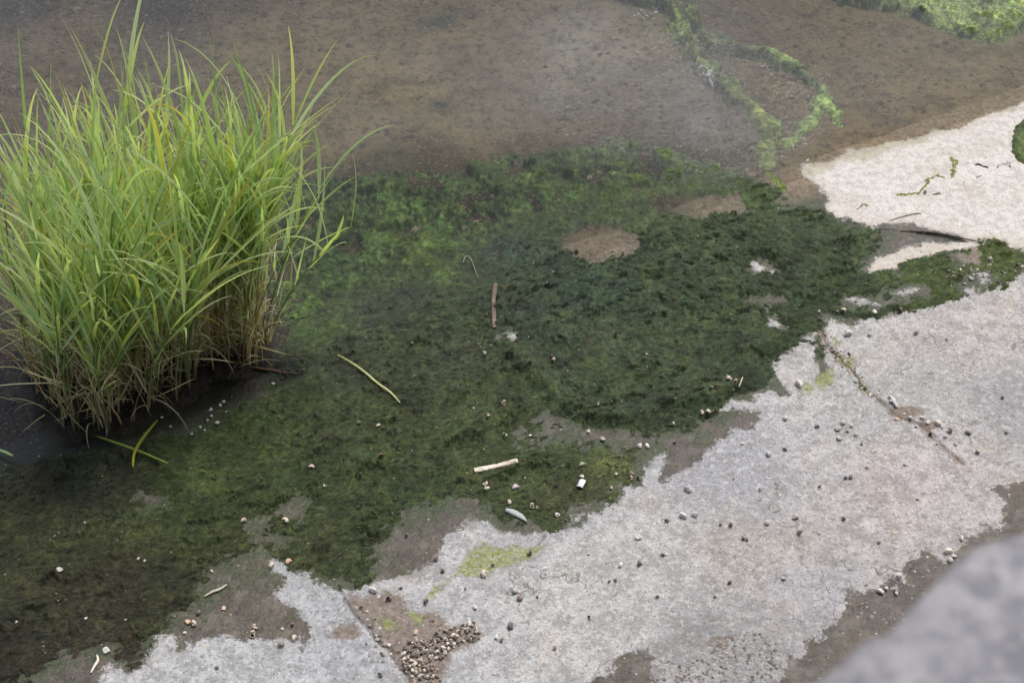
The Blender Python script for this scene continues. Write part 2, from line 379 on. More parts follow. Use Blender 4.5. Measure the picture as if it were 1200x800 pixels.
def mat_water():
    b = NB('clear_shallow_water')
    rp = b.at('ripple')
    n1 = b.noise(5, 3, .5); n2 = b.noise(34, 3, .6, b.mp((1, 1.8, 1), (0, 0, R(-30))))
    x1 = b.n('ShaderNodeBump'); x1.inputs['Distance'].default_value = .01; x1.inputs['Strength'].default_value = .22; b.l(n1, x1.inputs['Height'])
    x2 = b.n('ShaderNodeBump'); x2.inputs['Distance'].default_value = .012; b.l(n2, x2.inputs['Height']); b.l(x1.outputs[0], x2.inputs['Normal'])
    b.l(b.mr(rp, 0, 1, .08, 1.1), x2.inputs['Strength'])
    g = b.n('ShaderNodeBsdfGlossy'); g.inputs['Roughness'].default_value = .07; b.l(x2.outputs[0], g.inputs['Normal'])
    t = b.n('ShaderNodeBsdfTransparent'); t.inputs[0].default_value = (.90, .91, .88, 1)
    f = b.n('ShaderNodeFresnel'); f.inputs[0].default_value = 1.33; b.l(x2.outputs[0], f.inputs['Normal'])
    m = b.n('ShaderNodeMixShader'); b.l(f.outputs[0], m.inputs[0]); b.l(t.outputs[0], m.inputs[1]); b.l(g.outputs[0], m.inputs[2])
    df = b.n('ShaderNodeBsdfDiffuse'); df.inputs[0].default_value = s2l((150,152,156)) + (1,)  # pale diffuse mixed into the water as the sky's hazy sheen
    mk = b.ma('MULTIPLY_ADD', b.at('sky_veil'), b.mr(b.noise(2.2, 4, .6), .3, .7, .7, 1.3), 0.0)
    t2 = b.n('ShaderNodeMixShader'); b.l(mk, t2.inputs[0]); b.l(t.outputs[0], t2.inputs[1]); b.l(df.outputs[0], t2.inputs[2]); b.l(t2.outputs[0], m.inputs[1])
    b.l(m.outputs[0], b.out.inputs[0]); return b.m

M_CON = mat_concrete(); M_BED = mat_bed(); M_ALG = mat_algae('wet_algae'); M_SUB = mat_algae('underwater_algae', 1.0)
M_LEAF = mat_leaf(); M_WAT = mat_water(); M_ATT = mat_attr('stone_bits')
M_SHL = mat_simple('cream_shell', s2l((220,208,188)), s2l((184,170,152)), 120, .55)
M_SHD = mat_simple('dark_shell', s2l((112,98,90)), s2l((156,144,134)), 120, .5)
M_SHO = mat_simple('olive_shell', s2l((128,124,86)), s2l((106,96,76)), 120, .6)
M_HOLE = mat_simple('shell_opening', (.02,.017,.015), (.03,.025,.02), 60, .8)
M_STW = mat_simple('white_stone', s2l((220,214,206)), s2l((200,193,184)), 90, .8)
M_STG = mat_simple('grey_stone', s2l((198,193,187)), s2l((172,166,160)), 70, .85)
M_STO = mat_simple('ochre_stone', s2l((206,178,150)), s2l((190,160,138)), 70, .8)

# ------------------------------------------------------------------ ground mesh, split into bed and slabs
def grid(nu, nv, ext=True, y0=2.45, y1=7.0):
    vy = np.linspace(0, 1, nv) ** 1.18 * (y1 - y0) + y0
    u = np.linspace(-1.08, 1.08, nu)
    if ext:
        vy = np.concatenate([[-8, -4, -2, 0, 1.2, 2.0, 2.3], vy, [7.15, 7.5, 8.2, 9.5, 12, 16, 24]])
        u = np.concatenate([[-7, -4, -2.4, -1.6, -1.25, -1.12], u, [1.12, 1.25, 1.6, 2.4, 4, 7]])
    hw = (np.clip(vy, 2.0, 8.0) * cp + H * sp_) * TH       # half width of the strip of ground at that distance
    X = u[None, :] * hw[:, None]; Y = np.repeat(vy[:, None], len(u), 1)
    return X, Y
def quads(shape, keep=None):
    n, m = shape; i = np.arange(n * m).reshape(n, m)
    F = np.stack([i[:-1, :-1], i[:-1, 1:], i[1:, 1:], i[1:, :-1]], -1).reshape(-1, 4)
    return F if keep is None else F[keep[F].any(1)]
def compact(F, *arrs):
    used, inv = np.unique(F, return_inverse=True)
    return (inv.reshape(F.shape),) + tuple(a[used] for a in arrs)

X, Y = grid(860, 640); shp = X.shape; x = X.ravel(); y = Y.ravel()
Z = ground(x, y)
dry = sdf(x, y, DRY); pale = sdf(x, y, PALE); land = shore(x, y)
strip = sdf(x, y, STRIP) + .05 * fbm(x, y, 7, 5, 181, .75) - .01; pud = sdf(x, y, PUDDLE)
wet = -np.maximum(dry, pale); wet = np.maximum(wet, np.maximum(strip, pud))
for P_, e in HOLES:
    if not e: wet = np.minimum(wet, -sdf(x, y, P_) + .004) if P_ is not HOLES[0][0] and P_ is not HOLES[1][0] else wet
dirt = sdf(x, y, DIRT)
djA = seg_dist(x, y, JOINTS[0]); dirt = np.maximum(dirt, .008 - djA + .018 * perlin(x * 8, y * 8, 71))
for (px_, py_, r_) in ((1062,483,.05),(1085,498,.04),(405,742,.05),(500,772,.05),(1150,300,.1),(845,752,.03),(905,560,.0)):
    cx, cy = unp(px_, py_); dirt = np.maximum(dirt, r_ - np.hypot((x - cx), (y - cy) * 1.6) + .03 * perlin(x * 9, y * 9, 73))
moss = np.full(x.shape, -9.0)
for P_ in MOSS_STREAK: moss = np.maximum(moss, sdf(x, y, P_))
joint = np.full(x.shape, 9.0)
for J in JOINTS + CRACKS: joint = np.minimum(joint, seg_dist(x + .010 * perlin(x * 18, y * 18, 31), y + .010 * perlin(x * 18, y * 18, 33), J) + .003 + .006 * perlin(x * 9, y * 9, 37))
W_ = (255, 255, 255)
tone = rbf(x, y, [(700,700,120,W_),(1000,450,90,(252,250,250)),(1120,400,80,(255,250,248)),(850,560,90,(246,245,252)),(880,640,80,(250,242,236)),(800,760,60,(222,220,222)),(900,740,50,(228,228,230)),
  (560,720,60,(246,246,252)),(300,775,60,(248,250,255)),(420,770,50,(242,244,252)),(1080,560,60,(250,242,242)),(660,640,50,(248,246,252)),(700,285,20,W_),(1150,200,120,W_),(1180,480,60,(240,238,240)),(950,690,50,(235,233,240))])
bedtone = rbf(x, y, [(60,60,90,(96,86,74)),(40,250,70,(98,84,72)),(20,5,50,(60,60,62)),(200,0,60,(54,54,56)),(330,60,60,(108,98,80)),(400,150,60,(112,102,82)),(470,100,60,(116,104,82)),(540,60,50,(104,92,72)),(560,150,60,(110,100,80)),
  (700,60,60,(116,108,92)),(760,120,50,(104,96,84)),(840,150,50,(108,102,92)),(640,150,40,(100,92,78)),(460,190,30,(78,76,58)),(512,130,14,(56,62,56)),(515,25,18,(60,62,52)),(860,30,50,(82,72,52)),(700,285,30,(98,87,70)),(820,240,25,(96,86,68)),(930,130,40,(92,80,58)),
  (1000,60,60,(98,88,68)),(1080,110,60,(112,98,76)),(1010,160,40,(116,100,76)),(1150,80,60,(110,100,78)),(950,190,20,(112,96,74)),(20,470,60,(20,24,28)),(0,540,50,(20,24,24)),(150,420,100,(14,13,10)),(180,490,60,(18,16,11)),(300,300,80,(60,58,44)),(800,10,40,(74,76,56)),(600,240,90,(26,30,22)),(450,240,70,(24,28,22)),(780,200,60,(34,36,26))])  # near-black points around the reeds paint their dark reflection into the bed
als = sdf(x, y, ALGAE); film = np.clip(1 - np.clip(-als, 0, 1) / .22, 0, 1); holefilm = np.full(x.shape, -9.0)
for P_, e in HOLES: holefilm = np.maximum(holefilm, sdf(x, y, P_))
film = np.where(als > 0, np.clip(1 - holefilm / .06, .25, 1), film) * np.where(land > -.05, 1, 0)
silt = sst(.17, .05, land)
# slabs: the joints part them
reg = np.zeros(len(x), int)
def side(P_):                                                # + on the left of the polyline
    best = np.full(x.shape, 1e9); s = np.zeros(x.shape)
    for i in range(len(P_) - 1):
        a, b = P_[i], P_[i + 1]; e = b - a; L2 = e @ e
        t = ((x - a[0]) * e[0] + (y - a[1]) * e[1]) / L2
        if 0 < i: t = np.maximum(t, 0)
        if i < len(P_) - 2: t = np.minimum(t, 1)
        d = np.hypot(x - a[0] - t * e[0], y - a[1] - t * e[1])
        cr = e[0] * (y - a[1]) - e[1] * (x - a[0])
        s = np.where(d < best, cr, s); best = np.minimum(best, d)
    return s
sA, sB, sC = side(JOINTS[0]), side(JOINTS_LONG), side(JOINTS[2])
reg[:] = 1                                                    # main slab
reg[sA > 0] = 2; reg[sB < 0] = 3; reg[(sC > 0) & (sA > 0)] = 4
reg[land < -.10] = 0
F = quads(shp); fr = reg[F[:, 0]]
allv = np.stack([x, y, Z], 1)
bank = None
for rid, nm in ((1, 'concrete_bank'), (2, 'concrete_slab'), (3, 'concrete_slab'), (4, 'concrete_slab'), (0, 'river_bed')):
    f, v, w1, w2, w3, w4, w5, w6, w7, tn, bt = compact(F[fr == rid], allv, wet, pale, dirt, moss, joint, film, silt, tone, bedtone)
    m = mesh_np(nm, v, f)
    if rid:
        for a, b_ in (('wet', w1), ('pale', w2), ('dirt', w3), ('moss', w4), ('joint', w5), ('film', w6), ('silt', w7)): fattr(m, a, b_)
        cattr(m, 'bedtone', bt)
        cattr(m, 'tone', tn); o = link(nm, m, M_CON, bank)
        if rid == 1: bank = o; tag(o, kind='structure')
    else:
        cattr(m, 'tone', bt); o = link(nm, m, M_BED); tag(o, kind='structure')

# ------------------------------------------------------------------ water sheet
wx, wy = np.meshgrid(np.linspace(-14, 14, 180), np.linspace(1, 24, 150)); wx = wx.ravel(); wy = wy.ravel()
wf = quads((150, 180)); rp = np.zeros(len(wx))
m = mesh_np('water', np.stack([wx, wy, np.zeros(len(wx))], 1), wf[:, :])
for (px_, py_, r_, k) in ((800,110,.45,1.0),(860,150,.25,1.0),(680,90,.5,.5),(1050,90,.6,.35),(60,500,.3,.3)):
    cx, cy = hit(px_, py_, 0); rp += k * np.exp(-((wx - cx) ** 2 + (wy - cy) ** 2) / r_ ** 2)
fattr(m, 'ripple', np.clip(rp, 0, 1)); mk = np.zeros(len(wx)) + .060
for (px_, py_, r_, k) in ((835,130,.30,.12),(740,70,.55,.10),(600,100,.5,.04),(600,225,.40,-.06),(420,270,.40,-.06),(760,225,.3,-.07),(500,300,.4,-.06),(60,500,.6,-.08),(180,470,.6,-.08),(1150,60,.5,.02)):  # painted sky sheen by zone, taken out where the reeds reflect dark
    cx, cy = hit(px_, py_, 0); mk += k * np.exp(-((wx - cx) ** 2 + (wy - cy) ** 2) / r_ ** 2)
fattr(m, 'sky_veil', np.clip(mk * sst(0, -.25, shore(wx, wy)), 0, .5))
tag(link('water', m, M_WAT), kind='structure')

# ------------------------------------------------------------------ algae
GX, GY = grid(1150, 900, ext=False, y0=2.4, y1=7.2); gs = GX.shape; gx = GX.ravel(); gy = GY.ravel()
gd = shore(gx, gy); gz = ground(gx, gy)
lobe = sdf(gx, gy, LOBE); lc = unp(760, 385)
ls = sdf(gx, gy, ALGAE)
ragged = .030 * fbm(gx, gy, 9, 5, 41, .7) + .026 * fbm(gx, gy, 32, 3, 43, .7)
hole = np.full(gx.shape, -9.0)
for P_, e in HOLES: hole = np.maximum(hole, sdf(gx, gy, P_) + (.0 if e else .002))
def flow():                                                   # strands drawn out by the current, curling round the big lobe
    r = np.hypot(gx - lc[0], (gy - lc[1]) * 1.25); th = np.arctan2((gy - lc[1]) * 1.25, gx - lc[0])
    k = sst(-.02, .12, lobe)
    wob = .05 * fbm(gx, gy, 4, 3, 61)
    a1 = perlin((r + wob) * 46, th * 7, 63) + .5 * perlin((r + wob) * 95, th * 14, 64)
    q = R(20); xa = gx * math.cos(q) + gy * math.sin(q); ya = -gx * math.sin(q) + gy * math.cos(q)
    a2 = perlin(xa * 13, (ya + wob) * 42, 65) + .5 * perlin(xa * 28, (ya + wob) * 90, 66)
    return a1 * k + a2 * (1 - k)
fl = flow()
def folds(f, seed):                                          # edges where sheets of weed lie over one another
    u = -gy * f + .35 * f * gx + 1.5 * fbm(gx, gy, 2.4, 4, seed) + .7 * fbm(gx, gy, 14, 4, seed + 2, .65)
    fr_ = u - np.floor(u); return (fr_ - .5) * sst(-.05, .22, fbm(gx, gy, 6, 4, seed + 4, .65))
fo = folds(6, 301) * .028 + folds(13, 311) * .014
subm = sst(-.05, -.45, gd)                                  # submerged, cauliflower-like
wob = .03 * fbm(gx, gy, 9, 2, 81)
bill = (1 - worley(gx + wob, gy + wob, 8.5, 1)) * .6 + (1 - worley(gx - wob, gy + wob, 22, 2)) * .3 + (1 - worley(gx, gy, 48, 3)) * .14
gapn = fbm(gx, gy, 4.2, 4, 85)
crev = sst(.22, .36, fbm(gx + .6 * gy, gy * 2.4 - .3 * gx, 13, 3, 91)) * sst(-.25, .25, perlin(gx * 2.2, gy * 2.2, 93) + .1)
thick = .006 + .013 * sst(-.08, .06, lobe) + .020 * np.exp(-((lobe - .05) / .035) ** 2) * sst(lc[1] + .05, lc[1] - .15, gy) + .010 * sst(.1, .5, fbm(gx, gy, 2.6, 3, 95) + .25)
mossz = sst(.93, 1.0, 0 * gx)                               # placeholder for the dry moss
e1 = ls + .022 + .035 * np.exp(-((gx - unp(1100, 325)[0]) / .45) ** 2 - ((gy - unp(1100, 325)[1]) / .25) ** 2) + ragged + .095 * fbm(gx, gy, 5, 7, 45, .8) * sst(.05, -.05, lobe)
e1 = np.minimum(e1, -(hole + ragged * 1.6 + .075 * fbm(gx, gy, 8, 5, 49, .75)))
e1 = np.minimum(e1, .10 + 1.2 * (fbm(gx, gy, 5, 6, 47, .75) - (-.42)))
gap_e = (.19 - fbm(gx, gy, 5.2, 5, 85, .62)) * .35
e1 = np.where(subm > 0, np.minimum(e1, gap_e * subm + e1 * (1 - subm)), e1)
prof = sst(-.004, .022, e1) * (.25 + .75 * sst(0, .07, e1))
h_exp = thick * (.45 + .55 * sst(-.02, .05, lobe)) + .006 * fl + fo * (1.0 - .45 * sst(0, .1, lobe)) + .008 * fbm(gx, gy, 18, 5, 97, .6) + .012 * fbm(gx, gy, 5, 3, 197) - .024 * crev
h_sub = .12 * (bill - .42) + .012 * fbm(gx, gy, 40, 3, 87, .7) + .03 * sst(-.3, .4, gapn) - .075 * sst(.10, .34, gapn)
hh = h_exp * (1 - subm) + h_sub * subm
lim = -gz + .004 + .006 * fbm(gx, gy, 20, 3, 99)
hh = np.where((subm > 0) & (hh > lim - .02), lim - .02 + .02 * np.tanh((hh - lim + .02) / .02), hh) * np.where(subm > 0, 1, 1)
hh = np.maximum(hh, .0015 + .001 * fl) * prof - .004 * (1 - prof)
hh = np.where(e1 < -.012, -.02, hh)
A_TONES = [(420,230,40,(60,84,46)),(480,235,40,(66,94,42)),(400,300,40,(52,76,44)),(560,220,40,(60,84,46)),(640,210,40,(62,84,42)),(740,190,40,(68,88,42)),(800,210,40,(64,84,42)),(870,225,30,(56,76,44)),
 (350,370,30,(68,96,40)),(460,290,40,(64,88,40)),(530,325,22,(70,94,44)),(500,300,30,(66,90,44)),(600,300,40,(44,62,50)),(620,360,50,(48,62,48)),(700,340,50,(46,66,48)),(770,400,60,(56,72,48)),(820,320,60,(54,72,48)),(900,330,50,(50,66,44)),(950,290,40,(52,68,44)),
 (700,450,50,(54,70,46)),(850,440,40,(50,66,44)),(920,380,40,(52,68,42)),(1000,350,30,(48,66,36)),(1080,325,30,(58,76,36)),(1150,305,25,(76,92,42)),(1120,325,25,(62,80,38)),(440,380,40,(54,66,48)),(420,430,40,(50,60,44)),(520,430,50,(52,64,44)),(560,480,40,(58,72,44)),
 (480,500,50,(54,68,38)),(600,540,50,(56,70,40)),(500,560,50,(50,66,38)),(680,570,30,(64,74,44)),(715,550,14,(80,92,50)),(380,520,50,(50,64,38)),(300,500,50,(56,72,38)),(250,545,50,(60,76,38)),(210,570,40,(54,70,36)),(330,560,40,(52,68,38)),(400,600,50,(50,64,36)),(380,650,40,(54,64,38)),
 (290,610,40,(54,66,34)),(130,560,40,(50,56,38)),(60,570,40,(40,46,34)),(50,620,50,(58,66,40)),(150,620,50,(56,66,38)),(180,690,50,(46,50,34)),(130,680,40,(50,50,36)),(40,680,50,(50,56,34)),(60,740,50,(44,46,34)),(20,790,40,(48,48,34)),(190,720,25,(54,62,36)),(110,760,40,(56,50,42)),(340,440,30,(36,44,34))]
def build_mat(name, e, hh, mat, tones, cut=-.012, label=None, cat='algae', group=None):
    keep = e > cut; F = quads(gs, keep)
    v = np.stack([gx, gy, gz + hh], 1); f, v, ee = compact(F, v, e)
    a, c = v[:, 0], v[:, 1]; w_ = .02 * fbm(a, c, 14, 3, 161); sb = np.clip(-shore(a, c) * 3, 0, 1)
    cl = (worley_id(a + w_, c - w_, 26, 5) * .5 + worley_id(a - w_, c + w_, 60, 6) * .5)
    pt = fbm(a, c, 5.5, 6, 163, .7); pt2 = fbm(a, c, 9, 5, 167, .7)
    k = (.55 + .95 * cl) * sb + (.9 + .2 * cl) * (1 - sb)
    tn = rbf(a, c, tones) * (k * np.clip(1.08 + 1.0 * pt, .4, 1.8))[:, None]
    tn = tn * (1 + .12 * sb)[:, None]
    q = .7 * sst(.08, .40, pt2)[:, None]; tn = tn * (1 - q) + tn * np.array([1.55, 1.28, .8]) * q
    q = sst(-.10, -.32, pt2)[:, None]; tn = tn * (1 - q) + tn * np.array([.70, .62, .66]) * q
    m = mesh_np(name, v, f); cattr(m, 'tone', tn); o = link(name, m, mat)
    tag(o, label, cat, group, 'stuff'); return o
build_mat('algae_mat', e1, hh, M_ALG, A_TONES, label='dark green wet algae mat spread across the middle from the reeds to the pale slab')
s_ = np.full(gx.shape, -9.0)
for P_, wd in zip(STRANDS, STRW):
    s_ = np.maximum(s_, wd * (1 + .5 * perlin(gx * 5, gy * 5, 21)) - seg_dist(gx + .03 * perlin(gx * 9, gy * 9, 22), gy + .03 * perlin(gx * 9, gy * 9, 23), P_))
e2 = s_ + ragged * 1.3
hs = .05 + .10 * (bill - .4) + .014 * fbm(gx, gy, 30, 3, 88); lm = np.maximum(-gz + .002, .012); hs = np.where(hs > lm - .02, lm - .02 + .02 * np.tanh((hs - lm + .02) / .02), hs)
build_mat('algae_strand', e2, hs * sst(-.005, .03, e2) - .01, M_SUB,
  [(790,30,30,(106,126,62)),(850,110,30,(92,110,64)),(903,130,10,(160,178,76)),(900,180,30,(98,116,62)),(940,90,40,(102,128,76)),(985,140,20,(114,142,82)),(940,160,20,(102,128,72)),(850,60,30,(86,100,70)),(760,5,30,(106,120,84))],
  label='ragged green algae strands trailing through the shallow water at the upper right')
e3 = sdf(gx, gy, RIGHTMAT) + ragged * 1.4
build_mat('algae_mat', e3, np.minimum(-gz - .012 + .10 * (bill - .45), .3) * sst(-.005, .05, e3) - .01, M_SUB, [(1000,5,40,(100,116,74)),(1100,10,60,(122,142,98)),(1160,25,40,(118,140,90)),(1150,48,20,(110,132,70))],
  label='pale green floating algae mat at the far right corner of the water')
e4 = sdf(gx, gy, EDGEMAT) + ragged * .5
build_mat('algae_mat', e4, (.012 + .012 * bill) * sst(-.005, .02, e4) - .003, M_ALG, [(1195,165,30,(68,86,46)),(1210,160,30,(62,80,40))],
  label='small green algae patch on the pale slab at the right edge')

def filaments(n, label):
    ok = np.flatnonzero((e1 > .008) & (hh > 0)); i = ok[rng.integers(0, len(ok), n)]
    px_ = gx[i] + rng.normal(0, .002, n); py_ = gy[i] + rng.normal(0, .002, n); zz = (gz + hh)[i]
    k = sst(-.02, .12, lobe[i]); th = np.arctan2((py_ - lc[1]) * 1.25, px_ - lc[0]) + np.pi / 2; d0 = R(20) + .9 * perlin(px_ * 3, py_ * 3, 151)
    dx = np.cos(th) * k + np.cos(d0) * (1 - k); dy = np.sin(th) * k + np.sin(d0) * (1 - k); an = np.arctan2(dy, dx) + rng.normal(0, .5, n)
    L_ = rng.uniform(.006, .028, n); cu = rng.normal(0, .5, n); S_ = 4; V = np.zeros((n, S_, 2, 3)); wd = rng.uniform(.0006, .0013, n)
    for j in range(S_):
        t = j / (S_ - 1) - .5; a = an + cu * t; ww = wd * (1 - abs(t) * 1.5)
        cx = px_ + np.cos(a) * L_ * t; cy = py_ + np.sin(a) * L_ * t; lift = .0015 + .004 * (1 - 4 * t * t) * rng.random(n)
        for q, sg in ((0, -1), (1, 1)): V[:, j, q, 0] = cx - np.sin(a) * ww * sg; V[:, j, q, 1] = cy + np.cos(a) * ww * sg; V[:, j, q, 2] = zz + lift
    b0 = (np.arange(n) * S_ * 2)[:, None]; F_ = np.concatenate([b0 + np.array([[2 * j, 2 * j + 1, 2 * j + 3, 2 * j + 2]]) for j in range(S_ - 1)], 0)
    tn = rbf(px_, py_, A_TONES) * (.45 + 1.2 * rng.random((n, 1)) ** 2) * np.array([1.08, .96, .98]); old = rng.random(n) < .12; tn[old] = np.array(s2l((24, 26, 20)))
    m = mesh_np('algae_filaments', V.reshape(-1, 3), F_); cattr(m, 'tone', np.repeat(tn, S_ * 2, 0))
    tag(link('algae_filaments', m, M_ATT), label, 'algae', None, 'stuff')
filaments(42000, 'fine combed algae threads lying over the dark green mat')
# ------------------------------------------------------------------ generic tubes and bits
def tube(path, rad, n=5):
    P = np.asarray(path, float); rad = np.broadcast_to(rad, len(P)); V = []; Fq = []
    up = np.array([.31, .17, .93])
    for i in range(len(P)):
        t = P[min(i + 1, len(P) - 1)] - P[max(i - 1, 0)]; t /= np.linalg.norm(t) + 1e-9
        a = np.cross(t, up); a /= np.linalg.norm(a) + 1e-9; b = np.cross(t, a)
        for k in range(n):
            q = 2 * np.pi * k / n; V.append(P[i] + rad[i] * (a * math.cos(q) + b * math.sin(q)))
    for i in range(len(P) - 1):
        for k in range(n): Fq.append((i * n + k, i * n + (k + 1) % n, (i + 1) * n + (k + 1) % n, (i + 1) * n + k))
    L = len(V); V.append(P[0]); V.append(P[-1]); e = (len(P) - 1) * n
    for k in range(n): Fq.append((L, (k + 1) % n, k, k)); Fq.append((L + 1, e + k, e + (k + 1) % n, e + (k + 1) % n))
    return np.array(V), Fq
def mesh_py(name, V, Fs, smooth=True, tones=None):
    m = bpy.data.meshes.new(name); m.from_pydata([tuple(v) for v in V], [], [tuple(dict.fromkeys(f)) for f in Fs]); m.update()
    m.polygons.foreach_set('use_smooth', [smooth] * len(m.polygons))
    if tones is not None: cattr(m, 'tone', np.asarray(tones, float))
    return m
def gpos(px, py, lift=0.0):
    x_, y_ = unp(px, py); x_ = float(x_); y_ = float(y_)
    return Vector((x_, y_, float(top_z(x_, y_)) + lift))
_ky = GY[:, 0]; _kh = (np.clip(_ky, 2.0, 8.0) * cp + H * sp_) * TH
TOPZ = (gz + np.maximum(0, np.where(e1 > -.012, hh, 0))).reshape(gs)
def top_z(x_, y_):                                            # top of the ground or of the algae on it
    i = int(np.clip(np.searchsorted(_ky, y_), 0, gs[0] - 1)); u = x_ / _kh[i]
    j = int(np.clip(round((u + 1.08) / 2.16 * (gs[1] - 1)), 0, gs[1] - 1)); return TOPZ[i, j]

# ------------------------------------------------------------------ reeds
def leaf_mesh(name, L, W, bend, twist, droop, kind, seg=10):
    V = []; Fq = []; T = []; p = np.array([0., 0., 0.]); a = .12 + .18 * random.random(); side_c = random.uniform(-.25, .25); az = 0
    g1, g2, g3 = np.array(s2l((180,201,126))), np.array(s2l((220,228,176))), np.array(s2l((196,216,178)))
    st1, st2 = np.array(s2l((240,226,200))), np.array(s2l((222,200,176)))
    for i in range(seg + 1):
        t = i / seg
        wd = W * (min(1, .35 + t * 3.2)) * (1 - t ** 2.2) ** .9 * .5 + .0004
        d = np.array([math.sin(a) * math.cos(az), math.sin(a) * math.sin(az), math.cos(a)])
        s = np.array([-math.sin(az), math.cos(az), 0]); nrm = np.cross(d, s); q = twist * t
        s2 = s * math.cos(q) + nrm * math.sin(q); n2 = np.cross(s2, d)
        V += [p - s2 * wd + n2 * wd * .35, p.copy(), p + s2 * wd + n2 * wd * .35]
        if kind == 0: c = g1 * (1 - t) + g2 * t if t < .85 else g2
        elif kind == 1: c = g3 * (1 - t) + g1 * t
        elif kind == 3: c = g1 * (1 - t) + np.array(s2l((206,186,90))) * t
        else: c = st1 * (1 - t) + st2 * t
        T += [c * 1.03, c * .86 if kind != 2 else c, c * 1.03]
        p = p + d * L / seg; a += bend / seg * (.4 + 1.2 * t) + droop * max(0, t - .55) * .6; az += side_c / seg
    for i in range(seg):
        for k in (0, 1): Fq.append((i * 3 + k, i * 3 + k + 1, i * 3 + k + 4, i * 3 + k + 3))
    return mesh_py(name, V, Fq, True, T)
LV = []
for i in range(44):
    kind = 0 if i % 4 < 2 else 1
    if i % 15 == 9: kind = 3
    LV.append(leaf_mesh('leaf', random.uniform(.30, .56), random.uniform(.009, .018), random.uniform(.0, .5) + (.9 if i % 6 == 0 else 0), random.uniform(-1.6, 1.6), random.uniform(0, .5) if i % 3 else random.uniform(.5, 1.3), kind))
for m in LV: m.materials.append(M_LEAF)
DV = [leaf_mesh('dry_leaf', random.uniform(.22, .42), random.uniform(.004, .009), random.uniform(-.2, 2.0), random.uniform(-4, 4), random.uniform(-.6, 1.6), 2) for _ in range(24)]
for m in DV: m.materials.append(M_LEAF)
rc = gpos(170, 430)
reed = bpy.data.objects.new('reed_clump', None); C.objects.link(reed); reed.location = (rc.x, rc.y, 0)
tag(reed, 'tall clump of bright green reeds with straw coloured bases standing in the water', 'reeds')
FOOT = poly([(34,440),(45,488),(90,512),(140,508),(190,488),(240,452),(238,405),(180,380),(110,378),(50,400)])
FOOT2 = poly([(248,440),(290,437),(310,425),(312,400),(290,385),(255,390),(242,410)])
def samp(P_, n):
    out = []; lo = P_.min(0); hi = P_.max(0)
    while len(out) < n:
        q = lo + rng.random(2) * (hi - lo)
        if sdf(np.array([q[0]]), np.array([q[1]]), P_)[0] > 0: out.append(q)
    return out
parts = []; stems = []
inv = Matrix.Translation((-rc.x, -rc.y, 0))
def stemcol(t):
    a = np.array(s2l((208,188,152))); b = np.array(s2l((166,178,104))); return a * (1 - sst(.1, .45, t)) + b * sst(.1, .45, t)
for g, (P_, n, hmin, hmax) in enumerate(((FOOT, 128, .50, 1.04), (FOOT2, 40, .62, 1.0))):
    cen = P_.mean(0)
    for q in samp(P_, n):
        hgt = random.uniform(hmin, hmax); z0 = float(ground(np.array([q[0]]), np.array([q[1]]))[0])
        out = (q - cen); lean = np.array([out[0] * .10 + random.gauss(.15 if g == 0 else .15, .06), out[1] * .35 + random.gauss(.04, .06)])
        pts = []
        for i in range(9):
            t = i / 8; pts.append(np.array([q[0] + lean[0] * (t * .5 + t * t * .7), q[1] + lean[1] * (t * .5 + t * t * .7), z0 - .02 + (hgt + .02) * t * (1 - .04 * t)]))
        stems.append((pts, hgt))
for g, (P_, n) in enumerate(((FOOT, 130), (FOOT2, 50))):
    for q in samp(P_, n):
        hgt = random.uniform(.18, .5); z0 = float(ground(np.array([q[0]]), np.array([q[1]]))[0]); ln = rng.normal(0, .07, 2)
        loc = [np.array([q[0] - rc.x + ln[0] * t * t, q[1] - rc.y + ln[1] * t * t, z0 - .02 + hgt * t]) for t in np.linspace(0, 1, 5)]
        V, Fq = tube(loc, np.linspace(.0042, .0024, 5), 4); k = np.array(s2l(random.choice([(214,192,158),(190,162,134),(168,140,112)])))
        link('dead_stalk', mesh_py('dead_stalk', V, Fq, True, [k] * len(V)), M_LEAF, reed)
leaves = []
for si, (pts, hgt) in enumerate(stems):
    loc = [p - np.array([rc.x, rc.y, 0]) for p in pts]
    V, Fq = tube(loc, np.linspace(.0046, .0018, 9), 5)
    T = [stemcol(i // 5 / 8.) for i in range(45)] + [stemcol(0), stemcol(1)]
    m = mesh_py('stem', V, Fq, True, T); link('stem', m, M_LEAF, reed)
    nl = random.randint(7, 9); az0 = random.uniform(0, 6.28)
    for k in range(nl):
        t = .46 + .54 * (k + .5 * random.random()) / nl if k < nl - 1 else 1.0
        f = t * 8; i = min(int(f), 7); p = loc[i] * (1 - (f - i)) + loc[i + 1] * (f - i); tg = Vector(loc[i + 1] - loc[i]).normalized()
        az = az0 + math.pi * k + random.gauss(0, .5)
        az = math.atan2(math.sin(az) * .8, math.cos(az) + .4)       # combed a little to the right by the breeze
        rot = tg.to_track_quat('Z', 'X').to_matrix().to_4x4()
        mi = random.randrange(len(LV)); sc = random.uniform(.75, 1.15) * (.8 if t < .5 else 1)
        tilt = random.uniform(.03, .34) if t < .97 else 0
        M = Matrix.Translation(Vector(p)) @ Matrix.Rotation(az, 4, 'Z') @ Matrix.Rotation(tilt, 4, 'Y') @ Matrix.Rotation(0, 4, 'Z')
        wt = tg.lerp(Vector((.16, .05, 1)), .6); M = Matrix.Translation(Vector(p)) @ wt.to_track_quat('Z', 'X').to_matrix().to_4x4() @ Matrix.Rotation(az - math.pi/2*0, 4, 'Z') @ Matrix.Rotation(tilt, 4, 'Y') @ Matrix.Scale(sc, 4)
        show = t + .25 * random.random() - (p[1]) * .35
        leaves.append((show, LV[mi], M))
leaves.sort(key=lambda a: -a[0])
